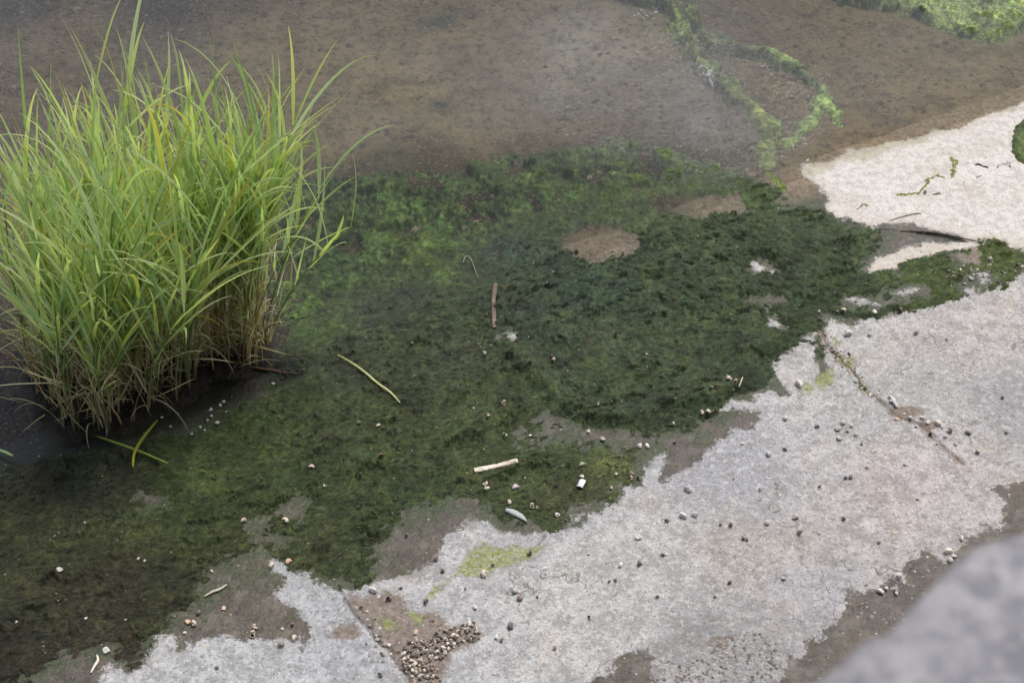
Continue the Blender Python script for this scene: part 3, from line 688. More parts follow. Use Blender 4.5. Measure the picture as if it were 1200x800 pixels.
def join_bits(name, items, mat, parent):
    Vs = []; Fs = []; Ts = []; off = 0
    for me, M in items:
        n = len(me.vertices); co = np.empty(n * 3, np.float32); me.vertices.foreach_get('co', co); co = co.reshape(-1, 3)
        A = np.array(M); co = co @ A[:3, :3].T + A[:3, 3]; Vs.append(co)
        fi = np.empty(len(me.loops), np.int32); me.loops.foreach_get('vertex_index', fi); Fs.append(fi.reshape(-1, 4) + off); off += n
        tc = np.empty(n * 4, np.float32); me.attributes['tone'].data.foreach_get('color', tc); Ts.append(tc.reshape(-1, 4)[:, :3] * random.uniform(.75, 1.2))
    m = mesh_np(name, np.concatenate(Vs), np.concatenate(Fs)); cattr(m, 'tone', np.concatenate(Ts))
    o = link(name, m, mat, parent); o['kind'] = 'stuff'; return o
for s, me, M in leaves[:296]:
    o = bpy.data.objects.new('leaf', me); C.objects.link(o); o.parent = reed; o.matrix_local = M
join_bits('leaf', [(me, M) for s, me, M in leaves[296:]], M_LEAF, reed)
dl = []
for i in range(1300):
    pts, hgt = random.choice(stems); t = random.uniform(.0, .5)
    f = t * 8; k = min(int(f), 7); p = (pts[k] * (1 - (f - k)) + pts[k + 1] * (f - k)) - np.array([rc.x, rc.y, 0]) + rng.normal(0, .015, 3)
    M = Matrix.Translation(Vector(p)) @ Matrix.Rotation(random.uniform(0, 6.28), 4, 'Z') @ Matrix.Rotation(random.uniform(0, 1.0) ** 3 * .9, 4, 'Y') @ Matrix.Scale(random.uniform(.4, .95), 4)
    dl.append((p[1], random.choice(DV), M))
dl.sort(key=lambda a: a[0])
for _, me, M in dl[:150]:
    o = bpy.data.objects.new('dry_leaf', me); C.objects.link(o); o.parent = reed; o.matrix_local = M
join_bits('dry_leaf', [(me, M) for _, me, M in dl[150:]], M_LEAF, reed)
# dark root mass the stems stand in
ra = sdf(gx, gy, FOOT); rb = sdf(gx, gy, FOOT2); er = np.maximum(ra, rb) + .03 + .035 * fbm(gx, gy, 9, 4, 101)
Fk = quads(gs, er > -.01); hr = np.maximum(gz, -.03) * 0 + (.035 + .035 * fbm(gx, gy, 18, 4, 103, .65)) * sst(-.02, .07, er) + gz * (1 - sst(-.02, .07, er)) - .006
f, v = compact(Fk, np.stack([gx - rc.x, gy - rc.y, hr], 1)); m = mesh_np('root_mass', v, f)
b = NB('root_mud'); n_ = b.noise(60, 6, .75); b.pbr(b.mix(b.mr(n_, .4, .7), s2l((26,22,16)), s2l((60,50,34))), .7, b.bump(n_, .8, .01), .3)
o = link('root_mass', m, b.m, reed)

# ------------------------------------------------------------------ snail shells, pebbles
def shell_mesh(name, mat, turns=3.1, spire=.62, k=.17):
    V = []; Fq = []; nr = 30; ns = 9
    for i in range(nr):
        th = i / (nr - 1) * turns * 2 * math.pi; e = math.exp(k * (th - turns * 2 * math.pi))
        c = np.array([.52 * e * math.cos(th), .52 * e * math.sin(th), -spire * 1.6 * e]); rr = .50 * e
        d = np.array([math.cos(th), math.sin(th), 0]); u = np.array([0, 0, 1.])
        for j in range(ns):
            q = 2 * math.pi * j / ns; V.append(c + rr * (d * math.cos(q) + u * math.sin(q) * 1.1))
    for i in range(nr - 1):
        for j in range(ns): Fq.append((i * ns + j, i * ns + (j + 1) % ns, (i + 1) * ns + (j + 1) % ns, (i + 1) * ns + j))
    L = len(V); i0 = (nr - 1) * ns; inn = [V[i0 + j] * .80 + np.mean(V[i0:i0 + ns], 0) * .2 for j in range(ns)]; V += inn
    back = [v - (np.array(V[i0]) - np.array(V[i0 - ns])) * 1.0 for v in inn]; V += back
    for j in range(ns):
        j2 = (j + 1) % ns; Fq.append((i0 + j, i0 + j2, L + j2, L + j)); Fq.append((L + j, L + j2, L + ns + j2, L + ns + j))
    m = bpy.data.meshes.new(name); V = np.array(V); V -= V.mean(0) * np.array([1, 1, 0]); V[:, 2] -= (V[:, 2].max() + V[:, 2].min()) / 2
    V /= np.abs(V).max(); V *= .5
    m.from_pydata([tuple(v) for v in V], [], Fq + [tuple(range(L + ns, L + 2 * ns))]); m.update()
    m.materials.append(mat); m.materials.append(M_HOLE)
    m.polygons.foreach_set('use_smooth', [True] * len(m.polygons)); nq = (nr - 1) * ns
    mi = [0] * len(m.polygons)
    for q in range(nq, len(mi)): mi[q] = 1 if (q - nq) % 2 == 1 or q == len(mi) - 1 else 0
    m.polygons.foreach_set('material_index', mi); return m
SH = {'L': shell_mesh('snail_shell', M_SHL), 'D': shell_mesh('snail_shell', M_SHD, 3, .55), 'O': shell_mesh('snail_shell', M_SHO, 3, .7)}
import bmesh
def stone_mesh(name, mat, seed, ang=1, flat=.6, sub=2):
    bm = bmesh.new(); bmesh.ops.create_icosphere(bm, subdivisions=sub, radius=.5); r_ = random.Random(seed)
    pl = [(Vector((r_.gauss(0, 1), r_.gauss(0, 1), r_.gauss(0, .8))).normalized(), r_.uniform(.22, .40)) for _ in range(11 if ang else 7)]
    ysc = r_.uniform(.62, .95)
    for v in bm.verts:
        for n_, d_ in pl:
            k = v.co.dot(n_) - d_
            if k > 0: v.co -= n_ * k * (.95 if ang else .6)
        v.co *= 1 + .08 * math.sin(9 * v.co.x + seed) * math.cos(8 * v.co.y - seed)
        v.co.z *= flat; v.co.y *= ysc
    m = bpy.data.meshes.new(name); bm.to_mesh(m); bm.free()
    m.polygons.foreach_set('use_smooth', [not ang] * len(m.polygons)); m.materials.append(mat); return m
ST = {'W': [stone_mesh('pebble', M_STW, i, 1, .6) for i in range(4)], 'G': [stone_mesh('pebble', M_STG, 10 + i, i % 2, .6) for i in range(4)], 'R': [stone_mesh('pebble', M_STO, 20 + i, 1, .5) for i in range(2)]}
CN = {'L': 'cream', 'D': 'dark brown', 'O': 'olive', 'W': 'white', 'G': 'grey', 'R': 'orange tinted'}
MARKS = [(580,547,'the white stick'),(580,360,'the dark upright stick'),(432,447,'the fallen reed stalk'),(681,568,'the white plastic scrap'),(605,606,'the pale feather'),(520,755,'the heap of shells'),
 (570,655,'the yellow green moss streak'),(735,785,'the small wet patch at the bottom edge'),(700,285,'the bare tan patch'),(230,465,'the reed clump'),(820,240,'the tan silt strip below the stream'),
 (937,451,'the large white stone by the crack'),(993,392,'the grey stone beside the crack'),(1046,471,'the big white stone in the joint'),(1105,360,'the moss covered crack'),(1084,226,'the weed squiggle on the pale slab'),
 (985,503,'the little pebble group'),(1090,640,'the dark wet strip under the wall'),(715,503,'the round algae lobe'),(345,720,'the dark wet bay'),(820,520,'the wet finger of concrete'),(940,625,'the middle of the dry slab'),(90,560,'the foot of the reeds'),(60,720,'the lower left corner'),(1180,480,'the right edge'),(890,313,'the pale spot in the algae'),(850,740,'the gravel patch')]
DIRS = ['to the right of','above and right of','above','above and left of','to the left of','below and left of','below','below and right of']
used = {}
def surf(px, py):
    x_, y_ = unp(px, py); a = np.array([float(x_)]); c = np.array([float(y_)])
    if sdf(a, c, ALGAE)[0] > 0: return 'dark algae'
    if sdf(a, c, PALE)[0] > 0: return 'the pale slab'
    if max(sdf(a, c, STRIP)[0], sdf(a, c, PUDDLE)[0]) > 0: return 'damp concrete'
    return 'dry concrete' if sdf(a, c, DRY)[0] > 0 else 'wet concrete'
def describe(col, noun, px, py, size):
    sz = 'tiny' if size < .016 else 'small' if size < .026 else 'larger'
    ds = sorted(MARKS, key=lambda q: (q[0] - px) ** 2 + (q[1] - py) ** 2); sf = surf(px, py)
    for q, r2 in ((ds[0], None), (ds[1], None), (ds[0], ds[1]), (ds[0], ds[2]), (ds[1], ds[2]), (ds[0], ds[3]), (ds[1], ds[3])):
        dst = math.hypot(q[0] - px, q[1] - py)
        an = int(round(math.atan2(q[1] - py, px - q[0]) / (math.pi / 4))) % 8
        near = 'right beside' if dst < 13 else ('just ' if dst < 45 else '' if dst < 110 else 'well ') + DIRS[an]
        lab = f'{sz} {col} {noun} on {sf}, {near} {q[2]}'
        if r2: lab += ' towards ' + r2[2]
        if len(lab.split()) > 16: lab = lab.replace(' on ' + sf, '')
        if lab not in used and len(lab.split()) <= 16: used[lab] = 1; return lab, False
    lab = f'{col} {noun} {near} {ds[0][2]}'
    return lab, True
def put(obj_name, me, px, py, size, rotx=.6, sink=.2, lab=None, cat=None, group=None):
    o = bpy.data.objects.new(obj_name, me); C.objects.link(o); p = gpos(px, py)
    zmin = .5
    o.rotation_euler = (random.uniform(-rotx, rotx), random.uniform(-rotx, rotx), random.uniform(0, 6.28)); o.scale = (size,) * 3
    o.location = (p.x, p.y, p.z + size * (.5 - sink) * (1 if me.name.startswith('snail') else .62))
    tag(o, lab, cat, group); return o
SHELLS = '''640,338,D,7 568,417,L,6 649,426,L,7 646,422,D,6 755,428,O,8 591,474,L,7 573,490,L,8 421,498,D,8 443,501,L,6 511,504,O,6 592,513,L,7 447,537,O,9 788,499,L,7 706,516,L,7 790,519,D,6
568,569,L,7 570,576,L,7 597,591,L,7 624,594,L,9 629,596,D,6 663,610,D,6 716,573,L,6 722,557,L,6 682,561,L,7 740,556,D,8 739,562,L,7 748,562,D,7 477,628,O,7 510,656,D,9 518,670,D,10 456,704,D,10 500,706,D,10 567,673,L,12 620,649,D,10
578,662,D,7 608,702,D,8 598,734,D,10 588,750,D,8 782,611,D,7 750,662,D,10 722,680,D,7 714,682,D,6 776,651,D,7 446,792,D,8 286,611,L,8 335,612,L,9 366,550,L,7 381,572,L,7 398,652,D,6 318,664,L,9 248,671,L,6 228,732,L,9 233,719,D,9
299,735,L,8 297,743,L,10 343,732,D,7 345,748,L,8 329,756,D,9 255,782,D,8 988,366,L,9 981,367,D,7 1054,367,D,9 960,366,L,6 961,375,D,7 1073,391,D,9 1109,398,D,5 976,411,D,9 853,453,L,9 850,449,D,8 861,456,L,8 832,465,D,8 838,463,O,6
822,487,L,8 829,487,L,7 834,485,D,6 920,527,D,8 957,500,D,8 1113,506,D,8 1090,511,D,8 1175,467,D,8 1192,313,D,7 1134,346,D,8 1174,320,D,7 997,559,D,8 991,560,D,7 857,617,D,9 870,632,D,7 875,634,D,6 937,625,D,9 989,609,D,9 855,683,D,8 1179,507,D,7
844,616,D,6 1030,636,D,6 1084,226,D,7 1018,368,D,5 995,416,D,6 790,478,D,6 700,480,L,5 420,597,O,5 1145,530,D,7 1050,694,D,8 470,690,D,6 424,712,D,6 918,680,D,6 890,575,D,5 960,570,D,5 1010,520,D,6 770,700,D,6 690,725,D,6 650,760,D,6 545,690,D,5 630,700,D,5 838,700,D,5'''
for tkn in SHELLS.split():
    px, py, c, s = tkn.split(','); px, py, s = int(px), int(py), int(s) / 305. * random.uniform(.78, .98)
    lab, dup = describe(CN[c], 'snail shell', px, py, s)
    put('snail_shell', SH[c], px, py, s, 1.5, .18, lab, 'shell', 'snail shells scattered over the bank')
PEB = '''749,523,W,9 758,523,W,8 653,605,W,8 438,693,W,11 604,693,G,10 557,712,W,7 582,747,W,8 801,606,W,11 806,574,G,13 815,604,G,10 748,630,W,10 727,663,W,8 781,650,W,5 339,659,R,9 262,714,R,7 220,730,R,9 217,742,W,5 331,737,W,5 163,657,W,5
170,658,W,4 101,725,W,5 125,762,W,9 20,730,W,5 148,728,W,4 71,671,W,9 101,615,W,5 1024,368,W,9 993,392,G,14 1019,393,G,7 937,451,W,13 920,490,G,8 982,503,G,12 988,495,G,9 998,499,G,9 993,505,G,7 983,514,G,8 1003,509,G,6 901,533,G,10
1046,471,W,13 1050,476,W,9 1043,466,W,7 1081,491,W,9 1088,496,W,8 1099,497,W,11 1104,500,W,7 1050,491,R,8 1198,313,W,6 1160,306,G,10 1135,507,G,14 932,607,G,11 899,613,G,8 918,679,G,7 1111,647,W,12 1126,632,W,9 1113,657,G,9 1118,652,W,7
1053,677,G,11 1050,695,W,8 1032,694,W,9 1038,690,G,8 946,190,W,7 487,742,R,9 621,511,W,5 690,506,W,6 1137,327,W,9 1130,333,G,6 1125,318,W,6 1092,505,G,7 1074,500,G,6 1066,490,G,7 1060,485,W,5 1108,512,G,7 1120,520,G,6 1098,520,G,5
247,480,W,7 190,489,G,6 258,475,G,5 248,488,G,6 255,497,G,7 243,493,G,6 170,509,W,5 320,451,G,6 262,471,G,6 235,501,G,5 225,509,G,6 265,483,G,4 240,504,G,5 200,500,G,5 123,765,W,5 1010,455,G,6 1003,447,G,6 1025,466,G,6 1020,462,W,5 1016,548,G,6 870,520,W,6 690,650,G,6 640,672,G,5 860,560,G,6 960,625,G,6 1075,585,G,6 1060,545,G,6'''
for tkn in PEB.split():
    px, py, c, s = tkn.split(','); px, py, s = int(px), int(py), int(s) / 300. * random.uniform(.8, 1.02)
    lab, dup = describe(CN[c], 'pebble', px, py, s)
    put('pebble', random.choice(ST[c]), px, py, s, .4, .12, lab, 'pebble', 'pebbles scattered over the bank')
# the heap of empty shells in the hollow beside the joint
HEAP = poly([(468,770),(480,752),(500,750),(516,740),(535,733),(555,730),(566,742),(560,750),(540,755),(525,765),(515,780),(512,800),(500,812),(488,806),(476,788)])
for q in samp(HEAP, 210):
    c = random.choices('LDW', (2.6, 8, 3))[0]; s = random.uniform(.011, .022)
    me = SH[c] if c != 'W' else random.choice(ST['W'])
    o = bpy.data.objects.new('snail_shell' if c != 'W' else 'pebble', me); C.objects.link(o)
    o.location = (q[0], q[1], float(top_z(q[0], q[1])) + random.uniform(.15, .5) * s); o.rotation_euler = [random.uniform(0, 6.28) for _ in range(3)]; o.scale = (s,) * 3
    tag(o, {'L': 'cream snail shell in the crowded shell heap by the slab joint', 'D': 'dark snail shell in the crowded shell heap by the slab joint', 'W': 'white chip in the crowded shell heap by the slab joint'}[c], 'shell' if c != 'W' else 'pebble', 'shells heaped in the hollow' if c != 'W' else 'white chips in the shell heap')

# ------------------------------------------------------------------ loose grit, gravel, bed stones (uncountable)
def bits(name, pts, sizes, cols, label, cat, flat=.6, zoff=0.0, zf=None):
    base = np.array([[1,0,0],[.3,.9,.1],[-.8,.6,0],[-.7,-.7,.1],[.5,-.9,0],[0,0,1],[0,0,-1]]) * .5
    fc = np.array([[0,1,5],[1,2,5],[2,3,5],[3,4,5],[4,0,5],[1,0,6],[2,1,6],[3,2,6],[4,3,6],[0,4,6]])
    n = len(pts); V = np.repeat(base[None], n, 0) * (1 + rng.normal(0, .14, (n, 7, 3)))
    V[:, :, 2] *= flat; V *= np.asarray(sizes)[:, None, None]; a = rng.random(n) * 6.28
    ca, sa = np.cos(a)[:, None], np.sin(a)[:, None]
    X_ = V[:, :, 0] * ca - V[:, :, 1] * sa; Y_ = V[:, :, 0] * sa + V[:, :, 1] * ca
    zz = np.array([top_z(p[0], p[1]) for p in pts]) if zf is None else zf(pts)
    V = np.stack([X_ + pts[:, 0:1], Y_ + pts[:, 1:2], V[:, :, 2] + (zz + zoff)[:, None]], -1).reshape(-1, 3)
    Fc = (fc[None] + (np.arange(n) * 7)[:, None, None]).reshape(-1, 3)
    m = mesh_np(name, V, Fc, False); cattr(m, 'tone', np.repeat(np.asarray(cols), 7, 0)); o = link(name, m, M_ATT)
    tag(o, label, cat, None, 'stuff'); return o
def pick(cs, n):
    a = np.array([s2l(c) for c in cs]); return a[rng.integers(0, len(cs), n)] * rng.uniform(.8, 1.15, (n, 1))
def rpx(n, x0, x1, y0, y1):
    a, c = unp(rng.uniform(x0, x1, n), rng.uniform(y0, y1, n)); return np.stack([a, c], 1)
p = rpx(4200, -20, 1220, 160, 820); p = p[shore(p[:, 0], p[:, 1]) > -.1]; n = len(p)
bits('shell_grit', p, .0022 + .005 * rng.random(n) ** 3, pick([(205,198,186),(180,170,158),(120,108,98),(90,82,76),(190,170,140)], n), 'scattered grit and tiny shell chips over algae and concrete', 'grit')
GRAV = poly([(760,800),(790,785),(820,765),(850,745),(880,738),(905,745),(915,765),(915,830),(760,830)])
p = np.array(samp(GRAV, 700)); bits('gravel', p, rng.uniform(.006, .018, 700), pick([(130,127,125),(146,143,140),(104,101,99),(160,157,152)], 700), 'rough gravel bedded in the concrete at the bottom edge', 'gravel', .5)
pts = []
for J, n, lo, hi in ((JOINTS[0], 260, .1, .62), (JOINTS[1], 70, .45, .9)):
    for _ in range(n):
        t = random.uniform(lo, hi) * (len(J) - 2); i = int(t); q = J[i] * (1 - t + i) + J[i + 1] * (t - i); pts.append(q + rng.normal(0, .018, 2))
for q in samp(STRIP, 420): pts.append(q)
for q in samp(DIRT, 160): pts.append(q)
for _ in range(130): pts.append(np.array(unp(rng.normal(1150, 30), rng.normal(318, 9))))
p = np.array(pts); bits('crack_gravel', p, .004 + .011 * rng.random(len(p)) ** 2, pick([(200,194,184),(170,160,150),(120,108,100),(90,80,72),(150,136,124)], len(p)), 'little stones and shell chips caught in the slab joints', 'gravel')
p = rpx(9000, -40, 1240, -30, 300); p = p[shore(p[:, 0], p[:, 1]) < -.12]; n = len(p)
bits('bed_stones', p, .006 + .040 * rng.random(n) ** 5, pick([(112,105,86),(104,96,78),(68,63,52),(120,112,92),(92,86,72),(80,74,60)], n), 'small silty stones lying on the river bed under the water', 'stones', .5,
     zf=lambda q: ground(q[:, 0], q[:, 1]) - .003)
# dark fragments of rotting weed on the mat
pz = []
while len(pz) < 420:
    a, c = unp(rng.uniform(0, 1020, 200), rng.uniform(290, 700, 200)); k = (sdf(a, c, ALGAE) > .03) & (perlin(a * 3, c * 3, 7) > -.05); pz += list(np.stack([a[k], c[k]], 1))
Vs = []; Fs = []
for q in pz[:420]:
    L_ = random.uniform(.006, .03); an = random.gauss(-.35, .6); n_ = 5; dx, dy = math.cos(an), math.sin(an); o_ = len(Vs); cv = random.gauss(0, .25)
    for i in range(n_):
        t = i / (n_ - 1) - .5; ww = .0024 * (1 - abs(t) * 1.7) + .0004; X_ = q[0] + dx * L_ * t - dy * cv * L_ * t * t * 4; Y_ = q[1] + dy * L_ * t + dx * cv * L_ * t * t * 4
        z_ = float(top_z(X_, Y_)) + .0035
        Vs += [(X_ - dy * ww, Y_ + dx * ww, z_), (X_, Y_, z_ + .002), (X_ + dy * ww, Y_ - dx * ww, z_)]
    for i in range(n_ - 1):
        for k in (0, 1): Fs.append((o_ + i * 3 + k, o_ + i * 3 + k + 1, o_ + i * 3 + k + 4, o_ + i * 3 + k + 3))
m = mesh_py('weed_fragments', Vs, Fs, True, np.tile(np.array(s2l((26,28,22))), (len(Vs), 1)))
tag(link('weed_fragments', m, M_ATT), 'short black shreds of rotten weed strewn over the algae', 'weed shreds', None, 'stuff')

# ------------------------------------------------------------------ single things lying about
def wood(name, c1, c2):
    b = NB(name); n_ = b.noise(40, 5, .7, b.mp((1, 1, 1))); b.pbr(b.mix(b.mr(n_, .35, .65), s2l(c1), s2l(c2)), .8, b.bump(n_, .5, .003), .3); return b.m
def plank(name, a, c, w0, th, mat, label, cat, bend=.002):
    A = gpos(*a, .002); B = gpos(*c, .002); d = B - A; L_ = d.length; s = d.cross(Vector((0, 0, 1))).normalized(); u = s.cross(d).normalized(); V = []; Fq = []; n_ = 9
    for i in range(n_):
        t = i / (n_ - 1); ww = w0 * .5 * (1 + .10 * math.sin(7 * t + 1)) * (1 if 0 < i < n_ - 1 else .8); p = A + d * t + u * th * .1 + s * bend * math.sin(math.pi * t) + s * bend * .3 * math.sin(5 * t)
        for sx, sz in ((-1, -.5), (-1, .3), (-.7, .5), (.7, .5), (1, .3), (1, -.5)): V.append(p + s * sx * ww + u * sz * th)
    for i in range(n_ - 1):
        for k in range(6): Fq.append((i * 6 + k, i * 6 + (k + 1) % 6, (i + 1) * 6 + (k + 1) % 6, (i + 1) * 6 + k))
    m = bpy.data.meshes.new(name); o_ = (n_ - 1) * 6
    cen = (A + B) / 2; m.from_pydata([tuple(v - cen) for v in V], [], Fq + [tuple(range(6))[::-1], tuple(range(o_, o_ + 6))]); m.update()
    o = link(name, m, mat, None, cen); tag(o, label, cat); return o
plank('stick', (556,552), (607,543), .020, .014, wood('bleached_wood', (222,214,198), (190,178,158)), 'short bleached white stick lying on the algae near the slab edge', 'stick')
plank('stick', (581,337), (579,386), .017, .014, wood('brown_wood', (88,74,62), (124,110,98)), 'short brown weathered stick half sunk in the dark algae mat', 'stick', .005)
def strand(name, pts, rad, cols, label, cat, lift=.006, parent=None, group=None):
    P3 = [np.array(gpos(a, c, lift + (q[0] if q else 0))) for a, c, *q in pts]; cen = np.mean(P3, 0)
    # smooth
    for _ in range(2):
        o_ = [P3[0]]
        for i in range(len(P3) - 1): o_ += [P3[i] * .75 + P3[i + 1] * .25, P3[i] * .25 + P3[i + 1] * .75]
        P3 = o_ + [P3[-1]]
    n_ = len(P3); r_ = np.array([rad * (.35 + .65 * math.sin(math.pi * min(.98, max(.06, i / (n_ - 1))))) for i in range(n_)])
    V, Fq = tube([p - cen for p in P3], r_, 5); T = np.array([np.array(s2l(cols[0])) * (1 - i / n_) + np.array(s2l(cols[1])) * i / n_ for i in range(n_) for _ in range(5)] + [s2l(cols[0]), s2l(cols[1])])
    o = link(name, mesh_py(name, V, Fq, True, T), M_ATT, parent, cen); tag(o, label, cat, group); return o
strand('reed_stalk', [(396,420),(410,427),(425,437),(445,454),(458,464),(469,475)], .005, [(160,170,96),(200,196,150)], 'long pale green reed stalk fallen on the dark algae', 'reed stalk', .010)
strand('twig', [(285,430),(310,434),(335,439),(352,441)], .006, [(96,70,50),(70,52,40)], 'thin brown twig lying at the right foot of the reeds', 'twig', .01)
strand('fallen_reed', [(115,515),(135,522),(165,533),(198,549)], .0052, [(110,132,56),(150,160,70)], 'long green reed blade floating below the clump', 'reed blade', .02)
strand('fallen_reed', [(158,555),(158,538),(168,520),(186,498)], .0065, [(158,150,48),(110,128,40)], 'short yellow green reed blade crossing the floating one', 'reed blade', .03)
strand('fallen_reed', [(-5,532),(8,536),(18,542)], .006, [(130,160,110),(150,170,120)], 'pale green blade tip in dark water at the left edge', 'reed blade', .03)
strand('straw', [(240,700),(250,694),(258,692),(266,686)], .005, [(190,186,160),(200,196,176)], 'pale straw curl on the wet bay edge', 'straw')
strand('straw', [(865,459),(869,451)], .003, [(210,200,170),(210,200,170)], 'tiny pale straw beside the shell trio on the algae', 'straw', .012)
strand('straw', [(107,789),(112,780),(116,775),(114,768)], .005, [(220,214,200),(220,214,200)], 'white straw curl near the bottom left', 'straw')
strand('straw', [(560,328),(552,306),(545,305),(543,312)], .003, [(120,116,100),(150,146,130)], 'thin grey straw hooked above the brown stick', 'straw')
strand('twig', [(1045,270),(1085,272),(1115,277),(1150,286)], .0035, [(60,52,46),(70,60,50)], 'fine dark twig along the crack below the pale slab', 'twig', .004)
strand('straw', [(1043,259),(1058,254),(1074,250),(1080,251)], .0035, [(120,116,92),(140,140,110)], 'fine straw across the lower pale slab', 'straw', .002)
def patch(name, pts, wd, th, cols, label, cat, lift=0.0):
    P_ = poly([q[:2] for q in pts]); lo = P_.min(0) - wd * 2; hi = P_.max(0) + wd * 2; st = .0032
    xs = np.arange(lo[0], hi[0], st); ys = np.arange(lo[1], hi[1], st); a, c = np.meshgrid(xs, ys); shp_ = a.shape; a = a.ravel(); c = c.ravel()
    e = wd * (.8 + .5 * perlin(a * 22, c * 22, 131)) - seg_dist(a + .008 * perlin(a * 40, c * 40, 133), c + .008 * perlin(a * 40, c * 40, 135), P_) + .006 * fbm(a, c, 90, 3, 137)
    h = th * (.5 + .9 * fbm(a, c, 80, 3, 139) + .4) * sst(-.001, .006, e) - .003 * (1 - sst(-.001, .003, e)) + ground(a, c) + lift
    F_ = quads(shp_, e > -.002)
    if not len(F_): return
    cen = np.array([a.mean(), c.mean(), 0]); f, v = compact(F_, np.stack([a, c, h], 1)); cen[2] = v[:, 2].mean()
    k = rng.random(len(v))[:, None] * 0 + (.5 + .5 * perlin(v[:, 0] * 60, v[:, 1] * 60, 141))[:, None]
    m = mesh_np(name, v - cen, f); cattr(m, 'tone', np.array(s2l(cols[0])) * (1 - k) + np.array(s2l(cols[1])) * k)
    tag(link(name, m, M_ALG, None, cen), label, cat)
patch('weed_scrap', [(1052,229),(1062,228),(1076,226),(1084,218),(1088,210),(1098,206),(1105,208)], 0.0083, .006, [(112,126,60),(140,150,88)], 'curly yellow green weed squiggle on the pale slab', 'weed', .0)
patch('weed_scrap', [(1115,185),(1120,190),(1117,197),(1117,206)], 0.0128, .006, [(110,126,64),(150,158,100)], 'blunt green weed tuft high on the pale slab', 'weed', .0)
patch('weed_scrap', [(1143,192),(1150,194),(1157,196)], 0.0083, .006, [(48,48,38),(60,58,46)], 'dark dried weed scrap on the pale slab', 'weed', .0)
patch('weed_scrap', [(1168,196),(1176,191),(1184,196),(1181,190),(1188,192)], 0.0045, .006, [(80,84,58),(96,96,66)], 'olive branching weed scrap near the right edge', 'weed', .0)
patch('weed_scrap', [(1094,228),(1100,226),(1107,228)], 0.0053, .006, [(86,96,54),(96,100,60)], 'small green weed sprig right of the squiggle', 'weed', .0)
patch('weed_scrap', [(1126,211),(1129,214),(1130,218)], 0.0045, .006, [(120,128,80),(130,134,90)], 'small pale green weed fleck under the tuft', 'weed', .0)
patch('weed_scrap', [(1005,245),(1010,240),(1017,241)], 0.0045, .006, [(150,152,120),(130,134,90)], 'faded weed curl near the slab corner', 'weed', .0)
patch('weed_scrap', [(1143,208),(1149,206),(1153,207)], 0.0037, .006, [(120,128,80),(130,134,90)], 'thin weed fleck below the dark scrap', 'weed', .0)
# feather and plastic scrap
def sheet(name, cen, L_, W_2, ang, mat, label, cat, shape, curl=.25, n_=9):
    V = []; Fq = []; p = gpos(*cen, .004)
    for i in range(n_):
        t = i / (n_ - 1); ww = shape(t) * W_2
        for k, sx in enumerate((-1, 0, 1)): V.append(((t - .5) * L_, sx * ww + (.012 * math.sin(3 * t) if n_ > 5 else 0), .003 + curl * L_ * (t - .5) ** 2 - .002 * abs(sx) + (.0 if k != 1 else .002)))
    for i in range(n_ - 1):
        for k in (0, 1): Fq.append((i * 3 + k, (i + 1) * 3 + k, (i + 1) * 3 + k + 1, i * 3 + k + 1))
    o = link(name, mesh_py(name, V, Fq, True), mat, None, p); o.rotation_euler = (0, 0, ang)
    s_m = o.modifiers.new('thickness', 'SOLIDIFY'); s_m.thickness = .0008; tag(o, label, cat); return o
sheet('feather', (605,606), .09, .014, R(-38), mat_simple('feather_grey', s2l((170,176,172)), s2l((170,176,172)), 200, .7), 'pale grey feather lying at the lower edge of the algae', 'feather', lambda t: math.sin(math.pi * min(1, t * .9 + .1)) ** .6 * (1 - t * .3))
sheet('plastic_scrap', (681,569), .035, .011, R(68), mat_simple('white_plastic', s2l((236,238,240)), s2l((236,238,240)), 30, .4), 'tiny bright white plastic scrap on the algae', 'litter', lambda t: 1.0, .1, 4)
sheet('leaf_scrap', (683,549), .03, .008, R(15), mat_simple('leaf_pale', s2l((140,146,120)), s2l((140,146,120)), 90, .7), 'small pale leaf scrap just above the white plastic scrap', 'leaf', lambda t: math.sin(math.pi * t) + .1)
sheet('leaf_scrap', (605,575), .03, .009, R(15), M_STG, 'small grey leaf scrap between white stick and feather', 'leaf', lambda t: math.sin(math.pi * t) + .1)

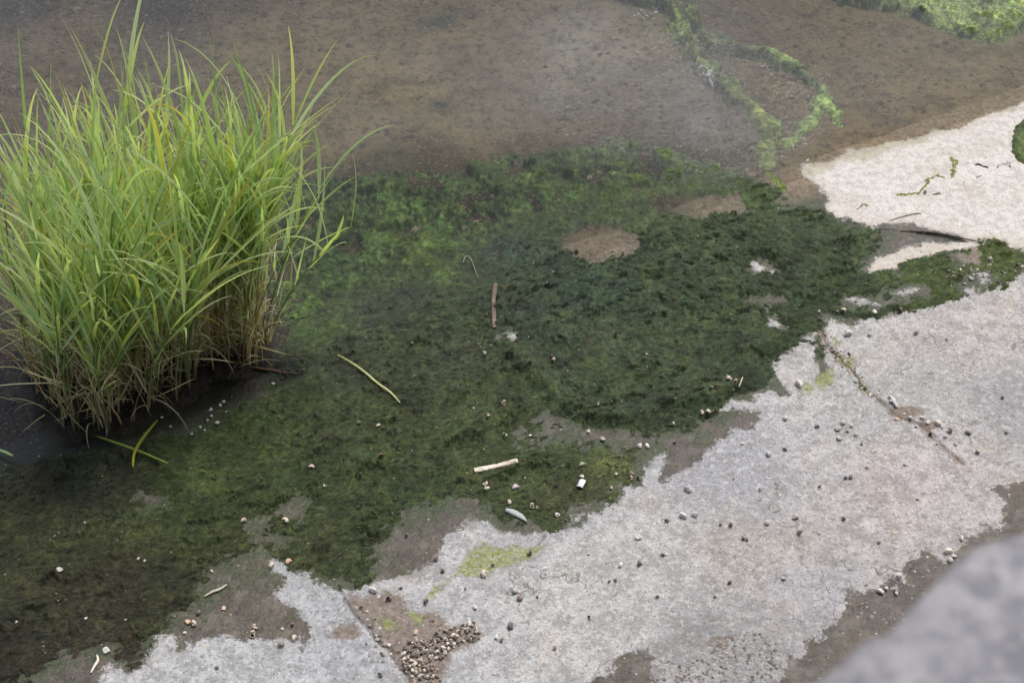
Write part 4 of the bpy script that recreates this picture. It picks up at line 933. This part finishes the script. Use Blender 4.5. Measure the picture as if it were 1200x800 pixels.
# ------------------------------------------------------------------ foam on the little fall between the strands
p = []
for (a, c, n_, s_x, s_y) in ((812,74,40,4,1.5),(820,79,60,4,1.5),(828,85,70,4,2),(833,92,60,2,4),(834,99,30,2,3),(763,14,50,9,2),(752,20,30,8,2)):
    xx, yy = hit(rng.normal(a, s_x, n_), rng.normal(c, s_y, n_), 0.0); p += list(np.stack([xx, yy], 1))
p = np.array(p)[::4]; bits('foam', p, .003 + .006 * rng.random(len(p)) ** 2, pick([(225,228,232),(200,206,210)], len(p)), 'thin white foam where water runs past the algae strand', 'foam', .3, zf=lambda q: np.zeros(len(q)) + .001)

# ------------------------------------------------------------------ quay wall the picture is taken over (out of focus, lower right)
zt = H - .80
e0 = np.array(hit(866, 815, zt)); e1_ = np.array(hit(1215, 594, zt)); dv = (e1_ - e0) / np.linalg.norm(e1_ - e0); nv = np.array([dv[1], -dv[0]])
ts = np.concatenate([[-6, -3, -1.2, -.6], np.linspace(-.3, 1.1, 90), [1.4, 2, 3.5, 6]]); ss = np.concatenate([np.linspace(0, .62, 44)])
prof_ = [(0, -3.9), (0, -2.0), (0, -.6), (0, -.16), (0, -.03), (.006, -.008), (.018, 0)] + [(float(s), 0.0) for s in ss[2:]] + [(.64, -.05), (.64, -3.9)]
V = []
for t in ts:
    for s, z_ in prof_:
        q = e0 + dv * t + nv * s; edge = .014 * perlin(np.array([t * 9.]), np.array([1.5]), 3)[0] + .006 * perlin(np.array([t * 30.]), np.array([2.5]), 5)[0] if s < .05 else 0
        q = q + nv * edge; n_ = .006 * fbm(np.array([q[0]]), np.array([q[1]]), 14, 4, 111)[0] if z_ > -.1 else 0
        V.append((q[0], q[1], zt + z_ + n_))
Fq = quads((len(ts), len(prof_)))
m = mesh_np('quay_wall', np.array(V), Fq)
b = NB('quay_concrete'); n1 = b.noise(9, 5, .65); n2 = b.noise(38, 5, .7); n3 = b.noise(140, 4, .7)
c = b.mix(b.mr(n1, .38, .62), s2l((120,120,123)), s2l((156,155,156))); c = b.mix(b.ma('MULTIPLY', b.mr(n2, .46, .58), .7), c, s2l((104,104,109))); c = b.mix(b.ma('MULTIPLY', b.mr(n3, .55, .7), .5), c, s2l((190,184,178)))
b.pbr(c, .9, b.bump(n2, .6, .01, b.bump(n3, .5, .004)), .3)
tag(link('quay_wall', m, b.m), 'rough grey concrete quay wall top, close and out of focus at the lower right', 'wall')
